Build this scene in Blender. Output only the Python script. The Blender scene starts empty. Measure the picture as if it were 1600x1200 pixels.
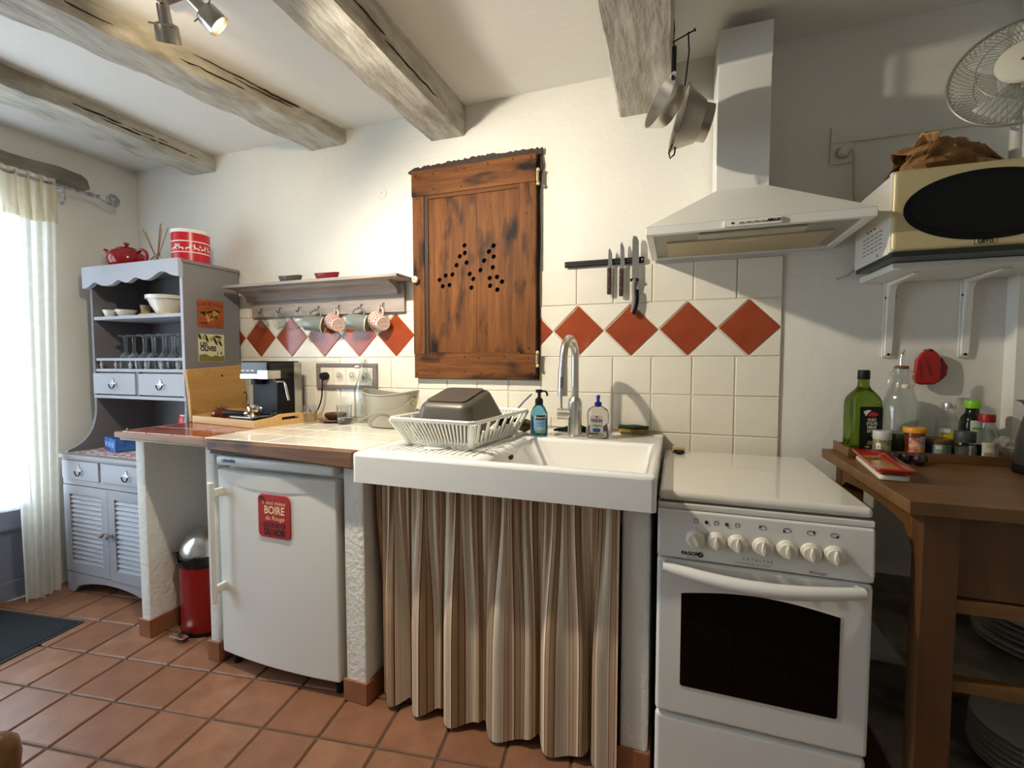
import bpy, bmesh, math, random
from mathutils import Vector, Matrix
random.seed(11)
scene = bpy.context.scene
COL = scene.collection
PI = math.pi
def R(d): return math.radians(d)

# ---------------------------------------------------------------- camera
cam_d = bpy.data.cameras.new('camera')
cam_d.sensor_width = 36.0
cam_d.lens = 723.86 / 1600 * 36.0
cam_d.clip_start = 0.02
cam = bpy.data.objects.new('camera', cam_d)
cam.location = (0.541, -1.912, 1.182)
cam.rotation_euler = (R(90 - 2.845), 0, R(19.474))
COL.objects.link(cam)
scene.camera = cam

# ---------------------------------------------------------------- world, daylight, exposure
world = bpy.data.worlds.new('sky')
scene.world = world
world.use_nodes = True
bg = world.node_tree.nodes['Background']
bg.inputs[0].default_value = (0.74, 0.87, 1.0, 1)
bg.inputs[1].default_value = 8.0
def portal(name, loc, rot, sx, sy):
    l = bpy.data.lights.new(name, 'AREA'); l.shape = 'RECTANGLE'; l.size = sx; l.size_y = sy
    l.cycles.is_portal = True
    o = bpy.data.objects.new(name, l); o.location = loc; o.rotation_euler = rot; COL.objects.link(o)
portal('portal_door', (-2.70, -1.42, 1.02), (0, R(-90), 0), 2.1, 1.92)
scene.view_settings.view_transform = 'Standard'
scene.view_settings.look = 'None'
scene.view_settings.gamma = 1.0
scene.view_settings.use_curve_mapping = False
scene.view_settings.exposure = 0.64
scene.cycles.max_bounces = 10
scene.cycles.transparent_max_bounces = 16

# ---------------------------------------------------------------- helpers
def lin(c):
    c = c / 255.0
    return c / 12.92 if c <= 0.04045 else ((c + 0.055) / 1.055) ** 2.4
def rgb(r, g, b): return (lin(r), lin(g), lin(b), 1.0)

MATS = {}
def mat(name, col, rough=0.5, metal=0.0, var=None, bump=None, coat=0.0, trans=0.0, ior=1.45, rnd=None, emit=None, alpha=1.0, spec=None):
    """principled material; var=(scale, colour2, contrast, stretch) ; bump=(scale, strength, stretch); rnd=colour2 by object"""
    if name in MATS: return MATS[name]
    m = bpy.data.materials.new(name); m.use_nodes = True
    nt = m.node_tree; N = nt.nodes; L = nt.links
    b = N['Principled BSDF']
    b.inputs['Base Color'].default_value = col
    b.inputs['Roughness'].default_value = rough
    b.inputs['Metallic'].default_value = metal
    b.inputs['IOR'].default_value = ior
    b.inputs['Coat Weight'].default_value = coat
    b.inputs['Coat Roughness'].default_value = 0.08
    b.inputs['Transmission Weight'].default_value = trans
    b.inputs['Alpha'].default_value = alpha
    if spec is not None: b.inputs['Specular IOR Level'].default_value = spec
    if emit:
        b.inputs['Emission Color'].default_value = emit[0]; b.inputs['Emission Strength'].default_value = emit[1]
    tc = None
    def coords(stretch):
        nonlocal tc
        if tc is None: tc = N.new('ShaderNodeTexCoord')
        mp = N.new('ShaderNodeMapping'); mp.inputs['Scale'].default_value = stretch
        L.new(tc.outputs['Object'], mp.inputs['Vector']); return mp.outputs[0]
    out = None
    if rnd:
        oi = N.new('ShaderNodeObjectInfo')
        mx = N.new('ShaderNodeMix'); mx.data_type = 'RGBA'
        mx.inputs[6].default_value = col; mx.inputs[7].default_value = rnd
        L.new(oi.outputs['Random'], mx.inputs[0]); out = mx.outputs[2]
    if var:
        sc, c2, con = var[:3]; st = var[3] if len(var) > 3 else (1, 1, 1)
        nz = N.new('ShaderNodeTexNoise'); nz.inputs['Scale'].default_value = sc; nz.inputs['Detail'].default_value = 6; nz.inputs['Roughness'].default_value = 0.62
        L.new(coords(st), nz.inputs['Vector'])
        mr = N.new('ShaderNodeMapRange'); mr.inputs[1].default_value = 0.5 - con; mr.inputs[2].default_value = 0.5 + con
        L.new(nz.outputs[0], mr.inputs[0])
        mx = N.new('ShaderNodeMix'); mx.data_type = 'RGBA'
        L.new(mr.outputs[0], mx.inputs[0]); mx.inputs[7].default_value = c2
        if out is not None: L.new(out, mx.inputs[6])
        else: mx.inputs[6].default_value = col
        out = mx.outputs[2]
    if out is not None: L.new(out, b.inputs['Base Color'])
    if bump:
        sc, stg = bump[:2]; st = bump[2] if len(bump) > 2 else (1, 1, 1)
        nz = N.new('ShaderNodeTexNoise'); nz.inputs['Scale'].default_value = sc; nz.inputs['Detail'].default_value = 5
        L.new(coords(st), nz.inputs['Vector'])
        bp = N.new('ShaderNodeBump'); bp.inputs['Strength'].default_value = stg; bp.inputs['Distance'].default_value = 0.01
        L.new(nz.outputs[0], bp.inputs['Height']); L.new(bp.outputs[0], b.inputs['Normal'])
    MATS[name] = m
    return m

def wood(name, c1, c2, c3=None, stretch=(40, 40, 3), rough=0.5, stain=(5, 0.16), bump=0.15, coat=0.0, rnd=None, spec=None):
    """grain = stretched noise; c3 = darker stains"""
    if name in MATS: return MATS[name]
    m = mat(name, c1, rough, var=(1.0, c2, 0.22, stretch), bump=(1.0, bump, stretch), coat=coat, rnd=rnd, spec=spec)
    if c3:
        nt = m.node_tree; N = nt.nodes; L = nt.links; b = N['Principled BSDF']
        src = b.inputs['Base Color'].links[0].from_socket
        tc = [n for n in N if n.type == 'TEX_COORD'][0]
        mp = N.new('ShaderNodeMapping'); s = [v ** 0.45 for v in stretch]; k = stain[0] / max(s); mp.inputs['Scale'].default_value = [v * k * 2 for v in s]
        L.new(tc.outputs['Object'], mp.inputs['Vector'])
        nz = N.new('ShaderNodeTexNoise'); nz.inputs['Scale'].default_value = 1; nz.inputs['Detail'].default_value = 4
        L.new(mp.outputs[0], nz.inputs['Vector'])
        mr = N.new('ShaderNodeMapRange'); mr.inputs[1].default_value = 0.54; mr.inputs[2].default_value = 0.54 + stain[1]
        L.new(nz.outputs[0], mr.inputs[0])
        mx = N.new('ShaderNodeMix'); mx.data_type = 'RGBA'; L.new(mr.outputs[0], mx.inputs[0])
        L.new(src, mx.inputs[6]); mx.inputs[7].default_value = c3
        L.new(mx.outputs[2], b.inputs['Base Color'])
    return m

def clear(name, tint=(1, 1, 1, 1), gloss=0.12):
    """thin pane: see-through with a mirror share"""
    if name in MATS: return MATS[name]
    m = bpy.data.materials.new(name); m.use_nodes = True; nt = m.node_tree; N = nt.nodes; L = nt.links
    N.remove(N['Principled BSDF'])
    t = N.new('ShaderNodeBsdfTransparent'); t.inputs[0].default_value = tint
    g = N.new('ShaderNodeBsdfGlossy'); g.inputs['Roughness'].default_value = 0.03
    lw = N.new('ShaderNodeLayerWeight'); lw.inputs[0].default_value = 0.5
    pw = N.new('ShaderNodeMath'); pw.operation = 'POWER'; pw.inputs[1].default_value = 3.5; L.new(lw.outputs['Facing'], pw.inputs[0])
    ma = N.new('ShaderNodeMath'); ma.operation = 'MULTIPLY_ADD'; ma.inputs[1].default_value = gloss; ma.inputs[2].default_value = 0.06; L.new(pw.outputs[0], ma.inputs[0])
    mx = N.new('ShaderNodeMixShader'); L.new(ma.outputs[0], mx.inputs[0]); L.new(t.outputs[0], mx.inputs[1]); L.new(g.outputs[0], mx.inputs[2])
    L.new(mx.outputs[0], N['Material Output'].inputs[0]); MATS[name] = m; return m

def sheer(name, col, opac, dens=900):
    """thin woven voile: diffuse + translucent + open weave"""
    if name in MATS: return MATS[name]
    m = bpy.data.materials.new(name); m.use_nodes = True; nt = m.node_tree; N = nt.nodes; L = nt.links
    N.remove(N['Principled BSDF'])
    d = N.new('ShaderNodeBsdfDiffuse'); d.inputs[0].default_value = col
    tl = N.new('ShaderNodeBsdfTranslucent'); tl.inputs[0].default_value = col
    tr = N.new('ShaderNodeBsdfTransparent')
    m1 = N.new('ShaderNodeMixShader'); m1.inputs[0].default_value = 0.5; L.new(d.outputs[0], m1.inputs[1]); L.new(tl.outputs[0], m1.inputs[2])
    nz = N.new('ShaderNodeTexNoise'); nz.inputs['Scale'].default_value = 30; nz.inputs['Detail'].default_value = 3
    tc = N.new('ShaderNodeTexCoord'); L.new(tc.outputs['Object'], nz.inputs[0])
    mr = N.new('ShaderNodeMapRange'); mr.inputs[3].default_value = opac - 0.1; mr.inputs[4].default_value = opac + 0.1
    L.new(nz.outputs[0], mr.inputs[0])
    m2 = N.new('ShaderNodeMixShader'); L.new(mr.outputs[0], m2.inputs[0]); L.new(tr.outputs[0], m2.inputs[1]); L.new(m1.outputs[0], m2.inputs[2])
    L.new(m2.outputs[0], N['Material Output'].inputs[0]); MATS[name] = m; return m

class M:
    """collects geometry for ONE mesh object"""
    def __init__(s): s.v = []; s.f = []; s.uv = {}; s.wn = False
    def add(s, vs, fs):
        o = len(s.v); s.v += [Vector(v) for v in vs]; s.f += [tuple(i + o for i in f) for f in fs]; return s
    def box(s, x0, x1, y0, y1, z0, z1):
        return s.add([(x0,y0,z0),(x1,y0,z0),(x1,y1,z0),(x0,y1,z0),(x0,y0,z1),(x1,y0,z1),(x1,y1,z1),(x0,y1,z1)],
                     [(0,3,2,1),(4,5,6,7),(0,1,5,4),(1,2,6,5),(2,3,7,6),(3,0,4,7)])
    def bm(s, bm, mtx=None):
        bm.verts.index_update()
        vs = [(mtx @ v.co) if mtx else v.co.copy() for v in bm.verts]
        s.add(vs, [[v.index for v in f.verts] for f in bm.faces]); bm.free(); return s
    def rbox(s, x0, x1, y0, y1, z0, z1, r=0.005, seg=2, mtx=None):
        b = bmesh.new(); bmesh.ops.create_cube(b, size=1)
        for v in b.verts: v.co = Vector(((x0+x1)/2 + v.co.x*(x1-x0), (y0+y1)/2 + v.co.y*(y1-y0), (z0+z1)/2 + v.co.z*(z1-z0)))
        if seg > 1: s.wn = True
        r = min(r, 0.49*min(abs(x1-x0), abs(y1-y0), abs(z1-z0)))
        bmesh.ops.bevel(b, geom=b.edges[:], offset=r, segments=seg, affect='EDGES', profile=0.5)
        return s.bm(b, mtx)
    def cyl(s, p0, p1, r0, r1=None, n=20, cap=True):
        r1 = r0 if r1 is None else r1
        p0, p1 = Vector(p0), Vector(p1); d = (p1-p0).normalized()
        a = d.orthogonal().normalized(); b = d.cross(a)
        vs = []
        for p, r in ((p0, r0), (p1, r1)):
            for i in range(n):
                t = 2*PI*i/n; vs.append(p + (a*math.cos(t) + b*math.sin(t))*r)
        fs = [(i, (i+1)%n, n+(i+1)%n, n+i) for i in range(n)]
        if cap: fs += [tuple(range(n-1, -1, -1)), tuple(range(n, 2*n))]
        return s.add(vs, fs)
    def lathe(s, prof, c=(0,0,0), n=32, mtx=None, sx=1, sy=1):
        """profile (r,z) revolved about z; r=0 ends close"""
        c = Vector(c); vs = []; rings = []
        for r, z in prof:
            if r < 1e-6: rings.append([len(vs)]); vs.append(Vector((0,0,z)))
            else:
                rings.append(list(range(len(vs), len(vs)+n)))
                vs += [Vector((sx*r*math.cos(2*PI*i/n), sy*r*math.sin(2*PI*i/n), z)) for i in range(n)]
        fs = []
        for a, b in zip(rings, rings[1:]):
            for i in range(n):
                j = (i+1) % n
                if len(a) == 1 and len(b) == 1: continue
                if len(a) == 1: fs.append((a[0], b[j], b[i]))
                elif len(b) == 1: fs.append((a[i], a[j], b[0]))
                else: fs.append((a[i], a[j], b[j], b[i]))
        return s.add([(mtx @ v if mtx else v) + c for v in vs], fs)
    def tube(s, pts, r, n=8, closed=False, cap=True, flat=1.0):
        pts = [Vector(p) for p in pts]; k = len(pts)
        rr = r if isinstance(r, (list, tuple)) else [r]*k
        vs = []; prev = None
        for i, p in enumerate(pts):
            if closed: d = pts[(i+1)%k] - pts[i-1]
            else: d = pts[min(i+1, k-1)] - pts[max(i-1, 0)]
            d = d.normalized() if d.length > 1e-9 else Vector((0,0,1))
            if prev is None: a = d.orthogonal().normalized()
            else:
                a = prev - d*prev.dot(d); a = a.normalized() if a.length > 1e-6 else d.orthogonal().normalized()
            prev = a; b = d.cross(a)
            for j in range(n):
                t = 2*PI*j/n; vs.append(p + (a*math.cos(t) + b*math.sin(t)*flat)*rr[i])
        fs = []
        for i in range(k if closed else k-1):
            for j in range(n):
                q = (i+1) % k
                fs.append((i*n+j, i*n+(j+1)%n, q*n+(j+1)%n, q*n+j))
        if cap and not closed: fs += [tuple(range(n-1, -1, -1)), tuple(range((k-1)*n, k*n))]
        return s.add(vs, fs)
    def prism(s, poly, t0, t1, plane='xz'):
        """2-D outline extruded along the third axis"""
        def P(a, b, t): return {'xz': (a, t, b), 'xy': (a, b, t), 'yz': (t, a, b)}[plane]
        n = len(poly)
        return s.add([P(a, b, t0) for a, b in poly] + [P(a, b, t1) for a, b in poly],
                     [tuple(range(n)), tuple(range(2*n-1, n-1, -1))] + [(i, n+i, n+(i+1)%n, (i+1)%n) for i in range(n)])
    def plate(s, outer, holes, t0, t1, plane='xz'):
        """flat plate with real holes"""
        b = bmesh.new(); es = []
        for loop in [outer] + holes:
            vs = [b.verts.new((p[0], p[1], 0)) for p in loop]
            es += [b.edges.new((vs[i], vs[(i+1)%len(vs)])) for i in range(len(vs))]
        bmesh.ops.triangle_fill(b, use_beauty=True, use_dissolve=False, edges=es)
        fs = b.faces[:]
        for f in fs:
            if f.normal.z < 0: f.normal_flip()
        ret = bmesh.ops.extrude_face_region(b, geom=fs)
        for g in ret['geom']:
            if isinstance(g, bmesh.types.BMVert): g.co.z = 1
        for v in b.verts:
            a, c, t = v.co.x, v.co.y, (t1 if v.co.z > 0.5 else t0)
            v.co = {'xz': Vector((a, t, c)), 'xy': Vector((a, c, t)), 'yz': Vector((t, a, c))}[plane]
        return s.bm(b)
    def grid(s, fn, nu, nv, closed_u=False):
        vs = []; uvs = []
        for j in range(nv+1):
            for i in range(nu+1):
                vs.append(fn(i/nu, j/nv)); uvs.append((i/nu, j/nv))
        fs = [(j*(nu+1)+i, j*(nu+1)+i+1, (j+1)*(nu+1)+i+1, (j+1)*(nu+1)+i) for j in range(nv) for i in range(nu)]
        o = len(s.v)
        for k, u in enumerate(uvs): s.uv[o+k] = u
        return s.add(vs, fs)
    def xf(s, mtx):
        s.v = [mtx @ v for v in s.v]; return s
    def build(s, name, material, parent=None, world=False, smooth=40, loc=None, bevel=None, subsurf=0, solid=None, kind=None, label=None, flip=False):
        me = bpy.data.meshes.new(name)
        off = Vector((0,0,0))
        if world and parent is not None:
            p = parent
            while p is not None: off += p.location; p = p.parent
        if loc is not None: off = Vector(loc) if parent is None or not world else off
        me.from_pydata([tuple(v - off) for v in s.v], [], s.f)
        b = bmesh.new(); b.from_mesh(me); bmesh.ops.recalc_face_normals(b, faces=b.faces[:]); b.to_mesh(me); b.free()
        if s.uv:
            l = me.uv_layers.new(name='UVMap')
            for lp in me.loops: l.data[lp.index].uv = s.uv.get(lp.vertex_index, (0, 0))
        if smooth:
            for p in me.polygons: p.use_smooth = True
            me.set_sharp_from_angle(angle=R(smooth))
        me.materials.append(material)
        o = bpy.data.objects.new(name, me); COL.objects.link(o)
        if parent is not None: o.parent = parent
        elif loc is not None: o.location = loc
        if solid: md = o.modifiers.new('solid', 'SOLIDIFY'); md.thickness = solid; md.offset = 0
        if bevel: md = o.modifiers.new('bevel', 'BEVEL'); md.width = bevel; md.segments = 3; md.limit_method = 'ANGLE'; md.angle_limit = R(35)
        if s.wn or bevel: md = o.modifiers.new('wn', 'WEIGHTED_NORMAL'); md.keep_sharp = True; md.mode = 'FACE_AREA'
        if subsurf: md = o.modifiers.new('sub', 'SUBSURF'); md.levels = subsurf; md.render_levels = subsurf
        if kind: o['kind'] = kind
        if label: o['label'] = label
        return o

def tag(o, label, cat=None, group=None, kind=None):
    o['label'] = label
    if cat: o['category'] = cat
    if group: o['group'] = group
    if kind: o['kind'] = kind
    return o
def thing(name, loc, label, cat, rz=0, group=None, rot=None, kind=None):
    o = bpy.data.objects.new(name, None); COL.objects.link(o); o.empty_display_size = 0.05
    o.location = loc; o.rotation_euler = rot if rot else (0, 0, rz)
    return tag(o, label, cat, group, kind)
def struct(o, label):
    o['kind'] = 'structure'; o['label'] = label; return o
def inst(src, name, loc, parent=None, rot=(0,0,0)):
    o = bpy.data.objects.new(name, src.data); COL.objects.link(o); o.location = loc; o.rotation_euler = rot; o.parent = parent
    return o
def copy_tree(src, loc, rot=None, label=None, group=None):
    def cp(o, par):
        c = o.copy(); COL.objects.link(c); c.parent = par
        for ch in o.children: cp(ch, c)
        return c
    r = cp(src, None); r.location = loc
    if rot is not None: r.rotation_euler = rot
    if label: r['label'] = label
    if group: r['group'] = group
    return r
def text(s, size, material, parent, origin, right=(1,0,0), up=(0,0,1), align='CENTER', name='lettering', squash=1.0, bold=0.0, shear=0.0, world=True):
    """flat print: characters as a mesh lying on a surface"""
    cu = bpy.data.curves.new('t', 'FONT'); cu.body = s; cu.size = size; cu.align_x = align; cu.align_y = 'CENTER'; cu.offset = bold; cu.shear = shear
    cu.resolution_u = 3
    ob = bpy.data.objects.new('t', cu); COL.objects.link(ob)
    dg = bpy.context.evaluated_depsgraph_get()
    me = bpy.data.meshes.new_from_object(ob.evaluated_get(dg))
    bpy.data.objects.remove(ob); bpy.data.curves.remove(cu)
    off = Vector((0,0,0))
    if world:
        p = parent
        while p is not None: off += p.location; p = p.parent
    rv = Vector(right); uv = Vector(up); o0 = Vector(origin) - off
    for v in me.vertices: v.co = o0 + rv*(v.co.x*squash) + uv*v.co.y
    me.materials.clear(); me.materials.append(material); me.name = name
    o = bpy.data.objects.new(name, me); COL.objects.link(o); o.parent = parent
    return o
def circle(cx, cy, r, n=16, ry=None):
    ry = r if ry is None else ry
    return [(cx + r*math.cos(2*PI*i/n), cy + ry*math.sin(2*PI*i/n)) for i in range(n)]
def rrect(x0, x1, y0, y1, r, n=5):
    out = []
    for cx, cy, a in ((x1-r, y1-r, 0), (x0+r, y1-r, 90), (x0+r, y0+r, 180), (x1-r, y0+r, 270)):
        for i in range(n+1):
            t = R(a + 90*i/n); out.append((cx + r*math.cos(t), cy + r*math.sin(t)))
    return out
def bez(p0, p1, p2, n=10):
    p0, p1, p2 = Vector(p0), Vector(p1), Vector(p2)
    return [p0*(1-t)**2 + p1*2*t*(1-t) + p2*t*t for t in [i/n for i in range(n+1)]]
def smoothpts(pts, n=6):
    """Catmull-Rom through points"""
    P = [Vector(p) for p in pts]; out = []
    for i in range(len(P)-1):
        a = P[max(i-1,0)]; b = P[i]; c = P[i+1]; d = P[min(i+2, len(P)-1)]
        for k in range(n):
            t = k/n
            out.append(0.5*((2*b) + (c-a)*t + (2*a-5*b+4*c-d)*t*t + (3*b-a-3*c+d)*t**3))
    out.append(P[-1]); return out

# ---------------------------------------------------------------- materials
W_PLAST = mat('plaster_white', rgb(232, 229, 220), 0.85, var=(1.6, rgb(222, 218, 207), 0.25), bump=(38, 0.25))
W_CEIL = mat('ceiling_white', rgb(226, 223, 215), 0.9, bump=(25, 0.15))
W_ROUGH = mat('column_plaster', rgb(232, 228, 218), 0.85, bump=(60, 0.45))
TILE_W = mat('tile_white', rgb(231, 226, 212), 0.12, var=(9, rgb(224, 217, 199), 0.2), bump=(7, 0.10), coat=0.3)
TILE_R = mat('tile_red', rgb(158, 72, 36), 0.16, var=(9, rgb(138, 56, 26), 0.2), bump=(7, 0.08), coat=0.3)
GROUT = mat('grout', rgb(216, 206, 184), 0.9)
TERRA = mat('terracotta', rgb(166, 120, 92), 0.36, rnd=rgb(142, 97, 72), var=(9, rgb(120, 80, 58), 0.26), bump=(14, 0.12), spec=0.4)
TERRA_S = mat('terracotta_skirting', rgb(166, 108, 74), 0.5, var=(10, rgb(140, 88, 60), 0.3))
GROUT_F = mat('floor_grout', rgb(96, 78, 62), 0.95)
BEAM = wood('whitewashed_beam', rgb(198, 193, 180), rgb(150, 143, 128), rgb(112, 98, 80), stretch=(30, 7, 30), rough=0.85, stain=(4, 0.3), bump=0.9)
GREYP = mat('grey_paint', rgb(124, 120, 121), 0.55, bump=(50, 0.05))
GREYL = mat('pale_grey_paint', rgb(168, 167, 173), 0.5, bump=(50, 0.05))
PALEW = wood('limed_wood', rgb(172, 160, 150), rgb(142, 129, 121), rgb(120, 108, 102), stretch=(4, 40, 45), rough=0.6, bump=0.15)
OLDPINE = wood('old_pine_v', rgb(124, 76, 34), rgb(74, 41, 17), rgb(26, 15, 8), stretch=(46, 46, 3.5), rough=0.6, stain=(7, 0.14), coat=0.0, spec=0.2)
OLDPINE_H = wood('old_pine_h', rgb(124, 76, 34), rgb(74, 41, 17), rgb(26, 15, 8), stretch=(3.5, 46, 46), rough=0.6, stain=(7, 0.14), coat=0.0, spec=0.2)
DARKWOOD = mat('dark_wood', rgb(46, 27, 14), 0.6, bump=(60, 0.3))
EDGEWOOD = wood('worktop_edge', rgb(170, 128, 88), rgb(136, 98, 64), rgb(110, 76, 48), stretch=(4, 40, 40), rough=0.55)
EDGEWOOD2 = wood('worktop_edge_dark', rgb(128, 92, 62), rgb(98, 68, 46), rgb(66, 46, 32), stretch=(4, 40, 40), rough=0.55)
BAMBOO = wood('bamboo', rgb(222, 182, 122), rgb(206, 162, 102), None, stretch=(4, 50, 50), rough=0.45)
BOARDW = wood('board_wood', rgb(200, 156, 92), rgb(180, 134, 72), rgb(150, 104, 54), stretch=(30, 4, 30), rough=0.5)
TABLEW = wood('table_wood', rgb(128, 90, 48), rgb(98, 66, 34), rgb(78, 52, 26), stretch=(5, 34, 30), rough=0.42, stain=(6, 0.25), rnd=rgb(114, 78, 40))
TABLEV = wood('table_wood_v', rgb(98, 64, 32), rgb(78, 50, 25), None, stretch=(30, 30, 4), rough=0.5)
CERAM = mat('ceramic_white', rgb(240, 239, 234), 0.08, coat=0.4)
ENAM = mat('enamel_white', rgb(226, 224, 216), 0.28)
ENAM2 = mat('knob_cream', rgb(228, 222, 206), 0.3)
PLASTW = mat('white_plastic', rgb(228, 226, 216), 0.35)
CREAM = mat('cream_plastic', rgb(226, 218, 196), 0.4)
BLACKG = mat('black_glass', rgb(6, 6, 5), 0.05, spec=0.25)
BLACK = mat('black_plastic', rgb(15, 15, 16), 0.5, spec=0.3)
BLACKM = mat('matte_black', rgb(14, 13, 12), 0.8)
CHROME = mat('chrome', (0.82, 0.81, 0.79, 1), 0.12, 1.0)
STEEL = mat('brushed_steel', (0.62, 0.59, 0.54, 1), 0.28, 1.0, bump=(80, 0.03, (1, 1, 0.05)))
ALU = mat('aluminium', (0.66, 0.64, 0.60, 1), 0.3, 1.0)
IRON = mat('dark_iron', rgb(48, 40, 34), 0.55, 0.7)
BRASS = mat('aged_brass', (0.45, 0.36, 0.22, 1), 0.4, 1.0)
NICKEL = mat('brushed_nickel', (0.50, 0.45, 0.38, 1), 0.3, 1.0)
GLASS = mat('clear_glass', (1, 1, 1, 1), 0.0, trans=1.0, ior=1.45)
PGLASS = clear('thin_glass', (0.92, 0.935, 0.93, 1), 0.8)
REDC = mat('red_ceramic', rgb(150, 12, 20), 0.12, coat=0.5)
REDT = mat('red_tin', rgb(196, 28, 42), 0.3)
WPRINT = mat('white_print', rgb(236, 230, 224), 0.5)
KPRINT = mat('black_print', rgb(26, 24, 24), 0.6)
REDB = mat('red_bin', rgb(142, 22, 18), 0.3)
PAPERB = mat('brown_paper', rgb(150, 112, 66), 0.8, var=(16, rgb(126, 90, 50), 0.3), bump=(30, 0.3))
# ================================================================ ROOM SHELL
XL, XR, YB, YF, ZC = -2.525, 1.95, 0.006, -3.60, 2.31
wall_back = struct(M().box(XL-0.2, XR+0.2, YB, YB+0.2, -0.1, ZC+0.1).build('wall_back', W_PLAST), 'white plastered back wall with tiled splashback')
m = M()
m.box(XL-0.2, XL, -0.46, YB, -0.1, ZC+0.1).box(XL-0.2, XL, YF-0.2, -2.38, -0.1, ZC+0.1).box(XL-0.2, XL, -2.38, -0.46, 2.07, ZC+0.1).box(XL-0.2, XL, -2.38, -0.46, -0.1, 0.0)
wall_left = struct(m.build('wall_left', W_PLAST), 'white plastered side wall with the glazed door')
struct(M().box(XR, XR+0.2, YF-0.2, YB, -0.1, ZC+0.1).build('wall_right', W_PLAST), 'white plastered wall at the table end')
struct(M().box(XL-0.2, XR+0.2, YF-0.2, YF, -0.1, ZC+0.1).build('wall_front', W_PLAST), 'white plastered wall behind the viewer')
struct(M().box(XL-0.2, XR+0.2, YF-0.2, YB+0.2, ZC, ZC+0.1).build('ceiling', W_CEIL), 'white plastered ceiling between old beams')
# boxed duct in the corner right of the shelf
struct(M().box(1.526, 1.70, -0.05, YB, 0.0, ZC).build('trim_1', W_PLAST), 'white boxed duct running up the back wall')

# floor: grout bed + terracotta tiles (each its own piece)
floor = struct(M().box(XL-0.2, XR+0.2, YF-0.2, YB+0.2, -0.1, -0.006).build('floor', GROUT_F), 'terracotta tiled floor with dark joints')
ax, ay = 0.195, 0.028; ang = math.atan2(ay, ax); pitch = math.hypot(ax, ay); ox, oy = -1.699, -0.768
hs = pitch/2 - 0.0035
ftile = None; kf = 0
cands = []
for i in range(-16, 28):
    for j in range(-26, 14):
        cx = ox + (i+.5)*ax - (j+.5)*ay; cy = oy + (i+.5)*ay + (j+.5)*ax
        if cx < XL-0.15 or cx > XR+0.1 or cy > 0.1 or cy < YF-0.1: continue
        cands.append((math.hypot(cx-0.541, cy+1.912), cx, cy))
# in view: in front of the camera
view = []; rest = []
for d, cx, cy in cands:
    fx, fy = cx-0.541, cy+1.912
    dep = -0.333*fx + 0.943*fy; lat = 0.943*fx + 0.333*fy
    (view if dep > 0.15 and abs(lat) < 1.25*dep + 0.35 and cx < 0.75 else rest).append((cx, cy))
for cx, cy in view:
    if ftile is None:
        b = M().rbox(-hs, hs, -hs, hs, -0.012, 0.0, 0.004, 1)
        ftile = b.build('floor_tile', TERRA, floor, smooth=30); ftile.location = (cx, cy, 0); ftile.rotation_euler = (0, 0, ang)
    else:
        inst(ftile, 'floor_tile', (cx, cy, random.uniform(-0.0008, 0.0006)), floor, (random.uniform(-.002,.002), random.uniform(-.002,.002), ang + random.choice((0, PI/2, PI, -PI/2))))
m = M(); ca, sa = math.cos(ang), math.sin(ang)
for cx, cy in rest:
    q = [(-hs,-hs),(hs,-hs),(hs,hs),(-hs,hs)]
    m.prism([(cx + a*ca - b*sa, cy + a*sa + b*ca) for a, b in q], -0.012, 0.0, 'xy')
m.build('tiles_beyond_view', TERRA, floor, kind='stuff')

# wall tiles on the back wall (each its own piece); grid pitch 0.15
T = 0.15; g = 0.0022
def sq(x0, x1, z0, z1, material, cache={}):
    key = (round(x1-x0, 3), round(z1-z0, 3), material.name)
    if key not in cache:
        w, h = x1-x0-2*g, z1-z0-2*g
        cache[key] = M().rbox(-w/2, w/2, -0.004, 0.005, -h/2, h/2, 0.0025, 1).build('wall_tile', material, wall_back, smooth=30)
        o = cache[key]
    else:
        o = inst(cache[key], 'wall_tile', (0,0,0), wall_back)
    o.location = ((x0+x1)/2, 0.001 + random.uniform(-.0006, .0006), (z0+z1)/2)
    o.rotation_euler = (random.uniform(-.004, .004), 0, random.uniform(-.004, .004))
Z0 = 1.20; DH = T*1.4128; Z1 = Z0 + DH
DX0, DX1, DZ0, DZ1 = -0.615, -0.012, 1.10, 2.06     # the old cupboard door
for i in range(-14, 6):
    x0 = i*T; x1 = x0 + T
    for z0, z1 in ((Z1, Z1+T), (Z0-T, Z0), (Z0-2*T, Z0-T), (Z0-3*T, Z0-2*T)):
        if z0 < 0.8 and x0 < 0.3: continue
        if z1 > 1.11 and x0 > DX0-0.02 and x1 < 0.01 and z0 > 1.09: continue
        if z1 > 1.11 and z0 > 1.09 and x0 < DX0 < x1: sq(x0, DX0, z0, z1, TILE_W); continue
        if z0 == Z0-T and x0 >= -0.65 and x1 <= 0.01: sq(x0, x1, z0, DZ0+0.002, TILE_W); continue
        sq(x0, x1, z0, z1, TILE_W)
def poly_tile(poly, material):
    cx = sum(p[0] for p in poly)/len(poly); cz = sum(p[1] for p in poly)/len(poly)
    q = []
    for x, z in poly:
        d = math.hypot(x-cx, z-cz); k = (d - g*1.7)/d; q.append(((x-cx)*k, (z-cz)*k))
    o = M().prism(q, -0.003, 0.005).build('wall_tile', material, wall_back, bevel=0.0018)
    o.location = (cx, random.uniform(-.0005, .0005), cz); o.rotation_euler = (random.uniform(-.004, .004), 0, random.uniform(-.004, .004))
zm = Z0 + DH/2
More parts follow.
